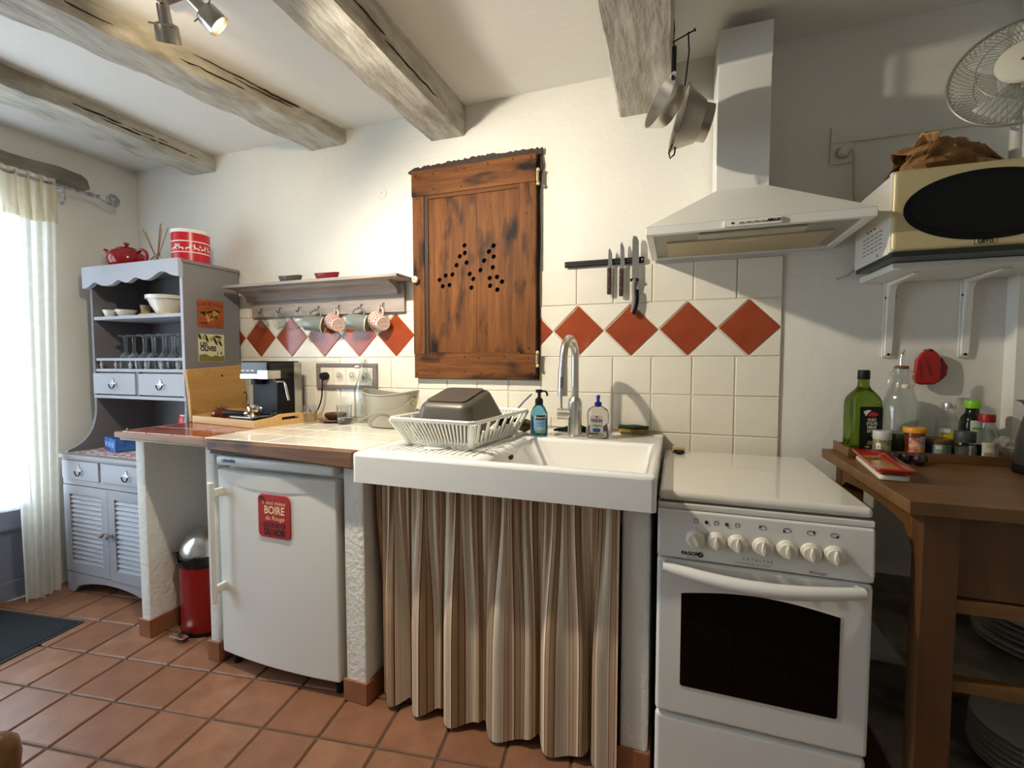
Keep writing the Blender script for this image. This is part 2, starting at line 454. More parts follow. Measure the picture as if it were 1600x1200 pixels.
for k in range(-2, 5):       # left run of diamonds
    xa = -1.676 + k*DH
    poly_tile([(xa, zm), (xa+DH/2, Z0), (xa+DH, zm), (xa+DH/2, Z1)], TILE_R)
    poly_tile([(xa, zm), (xa-DH/2, Z0), (xa+DH/2, Z0)], TILE_W)
    poly_tile([(xa, zm), (xa+DH/2, Z1), (xa-DH/2, Z1)], TILE_W)
xe = -1.676 + 5*DH
poly_tile([(xe, zm), (xe-DH/2, Z0), (xe, Z0)], TILE_W); poly_tile([(xe, zm), (xe, Z1), (xe-DH/2, Z1)], TILE_W)
for k in range(0, 4):        # right run
    xa = 0.0516 + k*DH
    poly_tile([(xa, zm), (xa+DH/2, Z0), (xa+DH, zm), (xa+DH/2, Z1)], TILE_R)
    if k:
        poly_tile([(xa, zm), (xa-DH/2, Z0), (xa+DH/2, Z0)], TILE_W)
        poly_tile([(xa, zm), (xa+DH/2, Z1), (xa-DH/2, Z1)], TILE_W)
poly_tile([(DX1+.003, zm-.06), (0.0516, zm), (DX1+.003, zm+.06)], TILE_R)
poly_tile([(0.0516, zm), (DX1+.003, zm-.064), (DX1+.003, Z0), (0.0516+DH/2, Z0)], TILE_W)
poly_tile([(0.0516, zm), (0.0516+DH/2, Z1), (DX1+.003, Z1), (DX1+.003, zm+.064)], TILE_W)
xe = 0.0516 + 4*DH
poly_tile([(xe, zm), (xe-DH/2, Z0), (xe, Z0)], TILE_W); poly_tile([(xe, zm), (xe, Z1), (xe-DH/2, Z1)], TILE_W)
# mortar bed behind the tiles
M().box(-2.1, DX0, 0.0005, 0.006, 0.88, Z1+T).box(DX1, 0.9, 0.0005, 0.006, 0.75, Z1+T).box(DX0, DX1, 0.0005, 0.006, 0.88, DZ0).build('mortar_bed', GROUT, wall_back)

# ceiling beams: rough-hewn, running from the back wall towards the viewer
def beam(xl0, xr0, xl1, xr1, z0, label, wob=0.008, zw=0.0):
    n = 130; L0, L1 = 0.004, YF
    m = M(); rings = []; rnd = random.Random(int(abs(xl0)*1000))
    ph = [rnd.uniform(0, 6) for _ in range(8)]
    for i in range(n+1):
        t = i/n; y = L0 + (L1-L0)*t
        xl = xl0 + (xl1-xl0)*t; xr = xr0 + (xr1-xr0)*t
        w = lambda k, a: wob*(0.45*math.sin(y*5+ph[k])+0.35*math.sin(y*23+ph[k]*2) + 0.9*a*rnd.uniform(-1, 1))
        zz = z0 + zw*t
        rings.append([Vector((xl+w(0,.4), y, ZC+0.02)), Vector((xl+w(1,.5), y, zz+.007+w(2,.2))), Vector((xl+.007+w(1,.3), y, zz+w(2,.3))), Vector(((xl+xr)/2, y, zz+w(3,.3))),
                      Vector((xr-.007+w(4,.3), y, zz+w(5,.3))), Vector((xr+w(4,.5), y, zz+.008+w(5,.2))), Vector((xr+w(6,.5), y, (zz+ZC)/2)), Vector((xr+w(7,.4), y, ZC+0.02))])
    vs = [v for r in rings for v in r]; k = 8
    fs = [(i*k+j, i*k+(j+1)%k, (i+1)*k+(j+1)%k, (i+1)*k+j) for i in range(n) for j in range(k)]
    fs += [tuple(range(k)), tuple(range((n+1)*k-1, n*k-1, -1))]
    m.add(vs, fs)
    o = m.build('ceiling_beam', BEAM, smooth=35)
    CR = mat('beam_crack', rgb(48, 38, 28), .95)
    for c in range(7):      # long drying cracks in the side faces
        ya = -0.05 - rnd.uniform(0, 1.6); ln = rnd.uniform(.12, .5); zc = z0 + rnd.uniform(.25, .92)*(ZC-z0); pts_ = []
        for q_ in range(9):
            yy = ya - ln*q_/8; tt = (L0-yy)/(L0-L1); pts_.append((xr0 + (xr1-xr0)*tt + .0015, yy, zc + rnd.uniform(-.003, .003)))
        M().tube(pts_, [.0008] + [rnd.uniform(.0015, .004) for _ in range(7)] + [.0008], 5).build('crack', CR, o)
    return tag(o, label, 'beam', 'old ceiling beams')
beam(-2.05, -1.87, -2.25, -1.95, 2.232, 'whitewashed old ceiling beam nearest the curtained door', 0.010)
beam(-1.205, -1.0, -1.98, -1.80, 2.243, 'whitewashed old ceiling beam lit by the spotlight beside it', 0.008)
beam(-0.533, -0.36, -0.56, -0.37, 2.180, 'whitewashed old ceiling beam ending above the wooden cupboard door', 0.005)
beam(0.315, 0.512, 0.36, 0.56, 2.142, 'whitewashed old ceiling beam beside the hanging saucepan and colander', 0.004)

# ---------------------------------------------------------------- glazed door in the left wall
DOORP = mat('blue_grey_door', rgb(126, 132, 150), 0.5)
DN = ['blue-grey glazed door leaf next to the grey dresser, behind sheer curtains', 'blue-grey glazed door leaf furthest from the dresser']
for n_, (ya, yb) in enumerate(((-1.42, -0.46), (-2.38, -1.42))):
    f0, f1 = ya + 0.07, yb - 0.07
    d1 = struct(M().box(-2.60, -2.545, ya, f0, 0.0, 2.07).box(-2.60, -2.545, f1, yb, 0.0, 2.07).box(-2.60, -2.545, f0, f1, 1.97, 2.07).box(-2.60, -2.545, f0, f1, 0.36, 0.46).box(-2.60, -2.545, f0, f1, 0.0, 0.09).build('door_%d' % (n_+1), DOORP, bevel=0.004), DN[n_])
    M().box(-2.582, -2.562, f0, f1, 0.09, 0.36).build('lower_panel', DOORP, d1)
    M().box(-2.575, -2.570, f0, f1, 0.46, 1.97).build('pane', PGLASS, d1)
    M().box(-2.545, -2.530, f0, f1, 0.352, 0.372).build('drip_rail', DOORP, d1)
# wooden lintel over the door
LINT = wood('grey_lintel', rgb(150, 146, 132), rgb(112, 106, 92), rgb(92, 80, 62), stretch=(24, 5, 24), rough=0.9, stain=(4, 0.3), bump=0.5)
m = M(); pts = []
for i in range(25):
    y = -2.60 + 2.32*i/24
    pts.append((y, 2.185 + 0.006*math.sin(i*1.7) + random.uniform(-.003, .003)))
low = [(p[0], 2.098 + 0.004*math.sin(p[0]*31)) for p in pts]
m.prism(pts + [(-0.255, 2.165), (-0.245, 2.12)] + low[::-1], -2.53, -2.497, 'yz')
tag(m.build('door_lintel', LINT), 'weathered grey wooden lintel over the curtained door', 'lintel')

# ---------------------------------------------------------------- sheer curtains and rod
def drape(y0, y1, x0, z0, z1, folds, amp, skew=0.0, nu=90, nv=30, yb0=None, yb1=None):
    yb0 = y0 if yb0 is None else yb0; yb1 = y1 if yb1 is None else yb1
    def f(u, v):
        ya = y0 + (y1-y0)*u; yb = yb0 + (yb1-yb0)*u
        a = amp*(0.5 + 0.7*v)
        y = ya + (yb-ya)*v + 0.35*a*math.sin(2*PI*folds*u + 1.3)
        return Vector((x0 + a*math.sin(2*PI*folds*u + 0.6*math.sin(3*v)) + 0.35*a*math.sin(2*PI*folds*2.3*u+1+v), y, z0 + (z1-z0)*v + (0.006*math.sin(9*u) if v == 1 else 0)))
    return M().grid(f, nu, nv)
VOILE = sheer('cream_voile', rgb(238, 234, 222), 0.80)
cu = thing('sheer_curtain', (-2.40, -0.58, 0.02), 'cream sheer curtain hanging in folds beside the grey dresser', 'curtain')
drape(-0.665, -0.455, -2.385, 2.075, 0.022, 4.3, 0.011, yb0=-0.65, yb1=-0.515).build('panel', VOILE, cu, world=True)
drape(-0.665, -0.455, -2.385, 2.085, 1.86, 4.3, 0.013, nv=6).build('rod_pocket', sheer('cream_voile_hem', rgb(224, 212, 184), 0.9), cu, world=True)
LACE = sheer('white_lace', rgb(240, 242, 248), 0.66)
l = thing('net_curtain', (-2.52, -1.1, 0.45), 'white net curtain covering the door glass next to the dresser', 'curtain')
drape(-1.35, -0.53, -2.528, 1.98, 0.44, 8, 0.006).build('panel', LACE, l, world=True)
l = thing('net_curtain', (-2.52, -1.95, 0.45), 'white net curtain on the door leaf furthest from the dresser', 'curtain')
drape(-2.31, -1.49, -2.528, 1.98, 0.44, 8, 0.006).build('panel', LACE, l, world=True)
ROD = mat('painted_rod', rgb(196, 198, 202), 0.45, 0.3, var=(40, rgb(110, 110, 116), 0.15))
r = thing('curtain_rod', (-2.40, -0.3, 2.05), 'pale metal curtain rod with a scrolled end above the dresser', 'curtain rod')
M().tube([(-2.385, -2.60, 2.058), (-2.385, -0.27, 2.058)], 0.007, 10).build('pole', ROD, r, world=True)
sp = []
for i in range(46):
    t = i/45; a = -PI/2 - t*4.6*PI*0.98; rad = 0.034*(1-t*0.86)
    sp.append((-2.385, -0.205 + rad*math.cos(a)*-1, 2.062 + rad*math.sin(a)))
M().tube(smoothpts([(-2.385, -0.30, 2.058), (-2.385, -0.262, 2.050), (-2.385, -0.235, 2.032)], 4) + sp[1:], 0.0065, 8).build('scroll_finial', ROD, r, world=True)
M().cyl((-2.385, -0.315, 2.058), (-2.385, -0.295, 2.058), 0.012).cyl((-2.385, -0.275, 2.058), (-2.385, -0.268, 2.058), 0.012).build('collar', ROD, r, world=True)
m = M().tube([(-2.522, -0.42, 2.06), (-2.385, -0.42, 2.046)], 0.006, 8).tube([(-2.522, -0.36, 2.01), (-2.44, -0.39, 2.02), (-2.385, -0.42, 2.046)], 0.005, 8)
m.build('bracket', ROD, r, world=True)

# ---------------------------------------------------------------- ceiling spotlight bar
sl = thing('ceiling_spotlight', (-0.83, -0.95, 2.30), 'brushed metal ceiling spotlight with tilting lamp heads on a wooden plate', 'spotlight')
PLATE = wood('lamp_plate', rgb(120, 96, 84), rgb(98, 76, 66), None, stretch=(6, 40, 40), rough=0.5)
M().rbox(-0.985, -0.865, -1.35, -0.852, 2.288, 2.309, 0.004).build('ceiling_plate', PLATE, sl, world=True)
def head(px, py, pz, aim, base, color, power, size):
    aim = Vector(aim).normalized(); p = Vector((px, py, pz))
    back = p - aim*0.078
    o = M().tube([base, Vector(base) + Vector((0, 0, -0.03)), back + Vector((0,0,.02)), back], 0.006, 8).build('arm', NICKEL, sl, world=True)
    q = aim.to_track_quat('Z', 'Y').to_matrix().to_4x4(); q.translation = back
    h = M().lathe([(0.0, 0.0), (0.014, 0.0), (0.015, 0.004), (0.016, 0.040), (0.026, 0.043), (0.028, 0.046), (0.030, 0.085), (0.0285, 0.085), (0.0255, 0.050), (0.0, 0.048)], n=28, mtx=q)
    h.build('lamp_head', NICKEL, sl, world=True)
    b = M().lathe([(0.0, 0.050), (0.022, 0.051), (0.024, 0.062), (0.0, 0.066)], n=20, mtx=q)
    b.build('bulb', mat('lamp_bulb', rgb(255, 236, 200), 0.4, emit=((1, 0.84, 0.62, 1), 6)), sl, world=True)
    side = aim.orthogonal().normalized()
    for k in range(3):
        d = Matrix.Rotation(k*2*PI/3, 3, aim) @ side
        M().cyl(back + aim*0.047 + d*0.024, back + aim*0.047 + d*0.040, 0.0022, n=8).build('lamp_screw', NICKEL, sl, world=True)
    ld = bpy.data.lights.new('spot_light', 'SPOT'); ld.energy = power; ld.color = color; ld.spot_size = R(size); ld.spot_blend = 1.0; ld.shadow_soft_size = 0.022
    lo = bpy.data.objects.new('spot_light', ld); COL.objects.link(lo); lo.location = p + aim*0.012
    lo.rotation_euler = aim.to_track_quat('-Z', 'Y').to_euler()
WARM = (1.0, 0.90, 0.74)
head(-0.605, -0.985, 2.062, (0.48, 0.55, -0.62), (-0.90, -1.06, 2.29), WARM, 58, 148)
head(-0.785, -0.985, 2.062, (-0.30, 0.36, -0.72), (-0.92, -0.95, 2.29), WARM, 27, 155)
head(-0.80, -1.25, 2.13, (-0.33, 0.65, 0.15), (-0.90, -1.25, 2.29), (1.0, 0.80, 0.50), 10, 55)
# ================================================================ GREY DRESSER (left corner)
HX0, HX1 = -2.40, -1.70
hu = thing('dresser', (-2.05, -0.25, 0.0), 'grey painted dresser with open shelves and louvred cupboard doors', 'dresser')
def hp(name, m, material, parent=None, **k): return m.build(name, material, parent or hu, world=True, **k)
def side_poly():
    p = [(-0.02, 0.715), (-0.455, 0.715)]
    p += [(v.x, v.y) for v in bez((-0.455, 0.725, 0), (-0.325, 0.76, 0), (-0.32, 0.94, 0), 10)]
    return p + [(-0.32, 1.655), (-0.02, 1.655)]
hp('side_panel', M().prism(side_poly(), HX0, HX0+0.018, 'yz'), GREYP)
hp('side_panel', M().prism(side_poly(), HX1-0.018, HX1, 'yz'), GREYP)
hp('front_edge', M().box(HX1-0.019, HX1-0.001, -0.3225, -0.3195, 0.985, 1.60), GREYL, label='front edge of the side panel, daylight painted in pale grey')  # daylight on the panel edge put in as a paler grey strip
hp('back_panel', M().box(HX0+0.018, HX1-0.018, -0.035, -0.02, 0.716, 1.655), GREYP)
hp('top_board', M().rbox(HX0-0.015, HX1+0.006, -0.33, -0.012, 1.655, 1.672, 0.003), GREYP)
# scalloped valance
def vz(u):
    w = 0.030*abs(math.sin(PI*u*1.0))**0.5
    dips = 0.024*math.exp(-((u-0.14)/0.055)**2) + 0.020*math.exp(-((u-0.40)/0.05)**2) + 0.022*math.exp(-((u-0.58)/0.06)**2) + 0.034*math.exp(-((u-0.84)/0.09)**2)
    return 1.562 + 0.022*u + dips
va = [(HX0-0.015 + (HX1-HX0+0.021)*u, vz(u)) for u in [i/60 for i in range(61)]]
hp('valance', M().prism(va + [(HX1+0.006, 1.672), (HX0-0.015, 1.672)], -0.345, -0.322), GREYL)
hp('shelf', M().rbox(HX0+0.018, HX1-0.018, -0.318, -0.035, 1.398, 1.416, 0.003), GREYL)
hp('shelf', M().rbox(HX0+0.018, HX1-0.018, -0.318, -0.035, 1.125, 1.141, 0.003), GREYL)
hp('gallery_rail', M().rbox(HX0+0.03, HX1-0.018, -0.322, -0.304, 1.183, 1.197, 0.003), GREYL)
for i in range(6):
    x = HX0 + 0.06 + i*0.115
    hp('baluster', M().lathe([(0.004, 0), (0.006, .004), (0.004, .010), (0.008, .018), (0.008, .024), (0.004, .032), (0.006, .038), (0.004, .042)], (x, -0.313, 1.141), 12), GREYL)
hp('drawer_rail', M().rbox(HX0, HX1, -0.322, -0.035, 0.985, 1.002, 0.003), GREYL)
hp('drawer_carcass', M().box(HX0+0.018, HX1-0.018, -0.300, -0.035, 1.002, 1.125), GREYP)
FLEUR = mat('worn_white_metal', rgb(196, 194, 190), 0.4, 0.4)
def fleur(parent, x, y, z):
    b = M().prism([(x-.024, z+.004), (x-.008, z+.009), (x-.006, z+.018), (x, z+.030), (x+.006, z+.018), (x+.008, z+.009), (x+.024, z+.004), (x+.016, z-.004), (x, z-.010), (x-.016, z-.004)], y-0.004, y).build('fleur_plate', FLEUR, parent, world=True)
    ring = [(x + .021*math.cos(t), y-0.010, z - 0.002 + .022*math.sin(t)) for t in [PI + PI*i/12 for i in range(13)]]
    M().tube(ring, 0.0028, 6).build('drop_handle', IRON, parent, world=True)
def drawer(x0, x1, z0, z1, y):
    d = hp('drawer', M().rbox(x0, x1, y-0.004, y+0.018, z0, z1, 0.004), GREYL)
    fleur(d, (x0+x1)/2, y-0.004, (z0+z1)/2)
drawer(HX0+0.004, -2.063, 1.008, 1.118, -0.322); drawer(-2.038, HX1-0.003, 1.008, 1.118, -0.322)
hp('divider', M().box(-2.060, -2.041, -0.320, -0.300, 1.002, 1.125), GREYP)
# base cabinet
hp('counter_board', M().rbox(HX0-0.01, HX1+0.012, -0.487, -0.02, 0.693, 0.716, 0.005), mat('grey_counter', rgb(146, 140, 138), 0.45))
hp('base_body', M().box(HX0, HX1, -0.455, -0.02, 0.08, 0.692), GREYP)
drawer(HX0+0.006, -2.108, 0.588, 0.684, -0.474); drawer(-2.090, HX1-0.006, 0.588, 0.684, -0.474)
hp('face_rail', M().box(HX0, HX1, -0.470, -0.455, 0.560, 0.586).box(HX0, HX1, -0.470, -0.455, 0.684, 0.693).box(-2.108, -2.09, -0.470, -0.455, 0.586, 0.684), GREYL)
def louvre_door(x0, x1, z0, z1, y, knobx):
    fr = 0.048
    d = hp('door', M().box(x0, x1, y-0.018, y, z1-fr*0.9, z1).box(x0, x1, y-0.018, y, z0, z0+fr).box(x0, x0+fr, y-0.018, y, z0+fr, z1-fr*0.9).box(x1-fr, x1, y-0.018, y, z0+fr, z1-fr*0.9), GREYL)
    M().box(x0+fr, x1-fr, y-0.002, y, z0+fr, z1-fr*0.9).build('door_backing', GREYP, d, world=True)
    n = 15; h = (z1-fr*0.9-z0-fr)/n
    for i in range(n):
        zc = z0 + fr + h*(i+.5)
        M().add([(x0+fr, y-0.016, zc-h*.42), (x1-fr, y-0.016, zc-h*.42), (x1-fr, y-0.003, zc+h*.52), (x0+fr, y-0.003, zc+h*.52), (x0+fr, y-0.013, zc-h*.52), (x1-fr, y-0.013, zc-h*.52), (x1-fr, y, zc+h*.42), (x0+fr, y, zc+h*.42)],
                [(0,1,2,3), (7,6,5,4), (0,4,5,1), (3,2,6,7), (0,3,7,4), (1,5,6,2)]).build('slat', GREYL, d, world=True)
    q = Matrix.Rotation(PI/2, 4, 'X'); q.translation = (0,0,0)
    M().lathe([(0, .032), (.010, .030), (.014, .022), (.011, .014), (.006, .008), (.007, 0)], (knobx, y-0.018, 0.335), 14, mtx=q).build('knob', mat('painted_knob', rgb(160, 154, 156), 0.35), d, world=True)
louvre_door(HX0+0.004, -2.056, 0.11, 0.556, -0.456, -2.078)
louvre_door(-2.050, HX1-0.004, 0.11, 0.556, -0.458, -2.028)
ap = [(HX0, 0.105), (HX0, 0.0), (HX0+0.05, 0.0)] + [(HX0+0.05 + (HX1-HX0-0.10)*t, 0.02 + 0.055*math.sin(PI*t)**0.7) for t in [i/16 for i in range(1, 16)]] + [(HX1-0.05, 0.0), (HX1, 0.0), (HX1, 0.105)]
hp('apron', M().prism(ap, -0.470, -0.452), GREYL)
hp('foot', M().box(HX0, HX0+0.05, -0.07, -0.02, 0, 0.08), GREYP); hp('foot', M().box(HX1-0.05, HX1, -0.07, -0.02, 0, 0.08), GREYP)

# ---- on the dresser
tp = thing('teapot', (-2.235, -0.235, 1.672), 'glossy dark red teapot on top of the dresser', 'teapot', rz=R(6))
tp.scale = (1.22, 1.22, 1.22)
M().lathe([(0, .001), (.050, 0), (.056, .004), (.068, .020), (.073, .040), (.068, .060), (.054, .077), (.036, .086), (.030, .088), (0, .090)], n=40).build('body', REDC, tp)
M().lathe([(0, .086), (.034, .086), (.036, .089), (.026, .094), (.008, .097), (.005, .101), (.011, .107), (.010, .113), (0, .117)], n=28).build('lid', REDC, tp)
M().tube(smoothpts([(-.055, 0, .022), (-.082, 0, .036), (-.098, 0, .064), (-.112, 0, .086), (-.124, 0, .091)], 5), [.020 - .0135*min(1, i/16) for i in range(21)], 14).build('spout', REDC, tp)
M().tube(smoothpts([(.060, 0, .068), (.086, 0, .080), (.110, 0, .060), (.104, 0, .030), (.070, 0, .018)], 6), .0065, 10).build('handle', REDC, tp)

ti = thing('biscuit_tin', (-1.815, -0.19, 1.672), 'round red and white tin with a band of reindeer on the dresser', 'tin')
rt = 0.083
M().lathe([(0, 0), (rt, 0), (rt, .150), (0, .150)], n=64).build('body', REDT, ti, smooth=30)
M().lathe([(0, .150), (rt+.002, .150), (rt+.003, .166), (rt-.004, .170), (0, .172)], n=64).build('lid', WPRINT, ti, smooth=50)
q = Matrix.Rotation(PI/2, 4, 'X')
M().tube([(-.02, 0, .171), (-.012, 0, .184), (.012, 0, .184), (.02, 0, .171)], .003, 8).build('lid_handle', CHROME, ti)
M().lathe([(rt+.0006, 0), (rt+.0014, .001), (rt+.0014, .005), (rt+.0006, .006)], n=64).build('rim_band', WPRINT, ti)
for z in (.050, .104): M().lathe([(rt+.0002, z), (rt+.0009, z+.0004), (rt+.0009, z+.0046), (rt+.0002, z+.005)], n=64).build('printed_band', WPRINT, ti)
def wrap(polys, name, parent, r, material, z0):
    mm = M()
    for poly in polys:
        o = len(mm.v); a = [Vector((r*math.sin(s/r), -r*math.cos(s/r), z0+z)) for s, z in poly]
        mm.add(a, [tuple(range(len(a)))])
    mm.build(name, material, parent)
deer = [(-.014,.004),(-.012,.012),(-.006,.014),(.002,.014),(.006,.020),(.005,.027),(.007,.033),(.0085,.026),(.012,.033),(.011,.025),(.015,.022),(.011,.019),(.009,.010),(.013,.002),(.010,.002),(.006,.009),(-.004,.009),(-.009,.002),(-.012,.001)]
for k in range(-4, 6):
    s0 = k*0.034; fl = -1 if k % 2 else 1
    wrap([[(s0 + fl*a, b) for a, b in deer]], 'printed_reindeer', ti, rt+.0009, WPRINT, .061)
for k in (-3, 0, 3):
    s0 = k*0.034 + .017
    wrap([[(s0-.0012,.014),(s0+.0012,.014),(s0+.0012,.030),(s0-.0012,.030)], [(s0-.008,.0208),(s0+.008,.0208),(s0+.008,.0232),(s0-.008,.0232)]], 'printed_snowflake', ti, rt+.0012, WPRINT, .061)

rd = thing('reed_diffuser', (-2.00, -0.235, 1.672), 'small glass reed diffuser with thin brown reeds on the dresser', 'diffuser')
rd.scale = (1.2, 1.2, 1.2)
M().lathe([(0, .001), (.020, 0), (.028, .010), (.028, .024), (.014, .040), (.010, .050), (.012, .054), (.009, .054), (.007, .048), (.011, .038), (.025, .022), (.025, .012), (.018, .004), (0, .004)], n=24).build('bottle', GLASS, rd)
REED = mat('reed', rgb(150, 104, 62), 0.7)
for dx, dy, h in ((-.085, .0, .165), (-.052, -.01, .150), (-.004, .02, .185), (.030, .0, .180), (.044, .02, .165), (.056, -.015, .150)):
    M().tube([(-dx*.12, -dy*.2, .006), (dx, dy, h)], .0016, 6).build('reed', REED, rd)

BOWLW = mat('bowl_glaze', rgb(222, 218, 202), 0.2, coat=0.3)
def bowl(name, loc, r, h, label, foot=.5, material=BOWLW, lip=0.0, group=None):
    o = thing(name, loc, label, 'bowl', group=group)
    p = [(0, .001), (r*foot, 0), (r*foot*1.05, h*.05), (r*.80, h*.45), (r*.95, h*.80)]
    p += [(r+lip, h*.80), (r+lip, h)] if lip else [(r, h)]
    p += [(r-.004, h), (r*.92, h*.78), (r*.76, h*.45), (r*foot*.9, h*.10), (0, h*.08)]
    M().lathe(p, n=40).build('bowl_body', material, o, smooth=50); return o
bowl('mixing_bowl', (-1.935, -0.235, 1.424), .090, .090, 'large cream mixing bowl on the dresser shelf', .55, lip=.004)
bowl('dip_bowl', (-2.252, -0.240, 1.417), .048, .038, 'small white bowl in front on the dresser shelf', .62)
bowl('dip_bowl', (-2.342, -0.262, 1.417), .034, .038, 'small white bowl furthest left on the dresser shelf', .62)
cb = thing('espresso_cup', (-2.215, -0.165, 1.417), 'small beige cup behind the white bowls on the shelf', 'cup')
M().lathe([(0, .03), (.020, .03), (.024, .070), (.022, .070), (.018, .034), (0, .033)], n=24).build('cup_body', mat('beige_glaze', rgb(206, 176, 140), 0.4), cb)
M().tube(smoothpts([(-.022, 0, .062), (-.034, 0, .058), (-.033, 0, .044), (-.021, 0, .040)], 4), .003, 6).build('handle', MATS['beige_glaze'], cb)
M().lathe([(0, 0), (.022, 0), (.024, .03), (0, .03)], n=24).build('inner_stand', MATS['beige_glaze'], cb)
tag(M().rbox(-2.06, -1.83, -0.30, -0.14, 1.4165, 1.4235, .003).build('wooden_board', BAMBOO, loc=(-1.945, -0.22, 1.4165)), 'thin wooden board under the large cream bowl', 'board')
pl = thing('serving_plate', (-1.80, -0.165, 1.4200), 'grey plate standing behind the large cream bowl', 'plate', rot=(R(-4), 0, 0))
M().prism(rrect(-.065, .065, 0, .115, .015), .030, .042).build('plate_body', mat('grey_melamine', rgb(168, 170, 178), 0.4), pl)

# upturned goblets
go = thing('goblet', (-2.25, -0.25, 1.142), 'upturned clear goblet on the dresser shelf behind the spindle rail', 'goblet', group='upturned goblets on the dresser shelf')
M().lathe([(.031, 0), (.034, .030), (.031, .058), (.018, .076), (.0075, .088), (.006, .130), (.009, .165), (.031, .173), (.031, .178), (0, .179)], n=24).build('goblet_body', mat('goblet_glass', rgb(240, 244, 246), .03, trans=.96, ior=1.3), go)
M().lathe([(.029, .0), (.032, .030), (.029, .056), (.016, .072), (0, .078)], n=24).build('bowl_inside', MATS['goblet_glass'], go)
first = True
GOB = [(-2.25, -.25), (-2.175, -.255), (-2.10, -.25), (-2.025, -.255), (-1.95, -.25), (-1.875, -.255), (-1.80, -.25), (-2.215, -.165), (-2.14, -.165), (-2.065, -.16), (-1.99, -.165), (-1.915, -.16), (-1.84, -.165), (-1.77, -.165)]
for x, y in GOB:
    if first: go.location = (x, y, 1.142); first = False; c = go
    else: c = copy_tree(go, (x, y, 1.142))
    row = [q for q in GOB if (q[1] < -.2) == (y < -.2)]; k_ = sorted(q[0] for q in row).index(x)
    c['label'] = 'upturned clear goblet, %s from the left in the %s row on the dresser shelf' % (['first', 'second', 'third', 'fourth', 'fifth', 'sixth', 'seventh'][k_], 'front' if y < -.2 else 'back')

# under the dresser shelf
TISS = mat('tissue_blue', rgb(24, 52, 134), 0.4, var=(22, rgb(60, 120, 190), 0.1))
tb = thing('tissue_box', (-2.165, -0.33, 0.7215), 'dark blue patterned tissue box on the dresser counter', 'tissue box', rz=R(-14))
M().rbox(-.075, .075, -.055, .055, 0, .068, .002).build('carton', TISS, tb)
M().grid(lambda u, v: Vector((-.02+.07*u + .012*math.sin(5*v), -.02+.04*v, .066+.038*math.sin(PI*min(1,u*1.1))*(.4+.6*v) + .008*math.sin(9*u+4*v))), 8, 8).build('tissue', mat('tissue', rgb(196, 200, 208), 0.9), tb, solid=.0008)
for k in range(3): M().cyl((-.05+.045*k, -.0553, .035), (-.05+.045*k, -.0556, .035), .016, n=20).build('printed_dot', mat('tissue_dot', rgb(116, 168, 222), 0.5), tb)
tag(M().rbox(-2.33, -1.86, -.455, -.16, .7165, .7200, .001).build('place_mat', mat('patterned_mat', rgb(150, 84, 84), 0.7, var=(55, rgb(214, 206, 204), 0.06)), loc=(-2.1, -.30, .7165)), 'red and white patterned place mat on the dresser counter', 'place mat')
rp = thing('red_canister', (-1.84, -0.20, 0.7165), 'red enamel canister with pale rim half hidden behind the worktop', 'canister')
M().lathe([(0, 0), (.055, 0), (.058, .01), (.058, .170), (.050, .183), (0, .184)], n=36).build('body', REDT, rp)
M().lathe([(.050, .183), (.046, .190), (.043, .190), (.043, .184)], n=36).build('rim', WPRINT, rp)
SOCK = mat('socket_cream', rgb(226, 220, 202), 0.35)
def socket(name, x, z, y, label, w=.082):
    o = thing(name, (x, y, z), label, 'wall socket')
    M().rbox(-w/2, w/2, -.010, 0, -w/2, w/2, .003).build('plate', SOCK, o)
    q = Matrix.Rotation(PI/2, 4, 'X')
    M().lathe([(.019, .009), (.022, .0125), (.024, .0125), (.024, .009)], n=28, mtx=q).build('socket_ring', SOCK, o)
    M().cyl((0, -.0105, 0), (0, -.0095, 0), .019, n=28).build('socket_well', mat('socket_shadow', rgb(190, 182, 162), 0.5), o)
    for dx in (-.008, .008): M().cyl((dx, -.0112, 0), (dx, -.010, 0), .0024, n=10).build('socket_hole', BLACKM, o)
    M().cyl((0, -.018, .010), (0, -.010, .010), .002, n=10).build('earth_pin', CHROME, o)
    return o
socket('wall_socket', -1.985, 0.955, -0.035, 'white wall socket inside the dresser opening')

# signs on the dresser side
def sign(name, y0, y1, z0, z1, base, label):
    o = thing(name, (HX1, (y0+y1)/2, z0), label, 'sign')
    M().prism(rrect(y0, y1, z0, z1, .006, 3), HX1+.0005, HX1+.003, 'yz').build('plaque', base, o, world=True)
    return o
OLIVE = mat('olive_paint', rgb(176, 152, 62), 0.5); LEAF = mat('leaf_paint', rgb(34, 40, 22), 0.6)
def leaf(cy, cz, L, w, a, parent, x, material=LEAF, name='painted_leaf'):
    ca, sa = math.cos(a), math.sin(a)
    pts = [(-L/2, 0), (-L*.2, w/2), (L*.2, w*.45), (L/2, 0), (L*.2, -w*.45), (-L*.2, -w/2)]
    M().add([(x, cy + p*ca - q*sa, cz + p*sa + q*ca) for p, q in pts], [tuple(range(6))]).build(name, material, parent, world=True)
def dot(cy, cz, r, rz_, parent, x, material, name='painted_olive'):
    M().add([(x, a, b) for a, b in circle(cy, cz, r, 14, rz_)], [tuple(range(14))]).build(name, material, parent, world=True)
SX = HX1 + .0034
s1 = sign('orange_olive_sign', -.255, -.115, 1.352, 1.490, mat('rust_orange_tin', rgb(168, 88, 46), 0.55, var=(20, rgb(140, 66, 34), 0.2)), 'rusty orange tin sign with an olive branch on the dresser side')
BROWNP = mat('brown_print', rgb(74, 40, 22), 0.7)
text('Caill d\'Ornet', .026, BROWNP, s1, (SX, -.185, 1.468), (0,1,0), (0,0,1))
text('huile d\'olive vierge', .010, BROWNP, s1, (SX, -.195, 1.446), (0,1,0), (0,0,1))
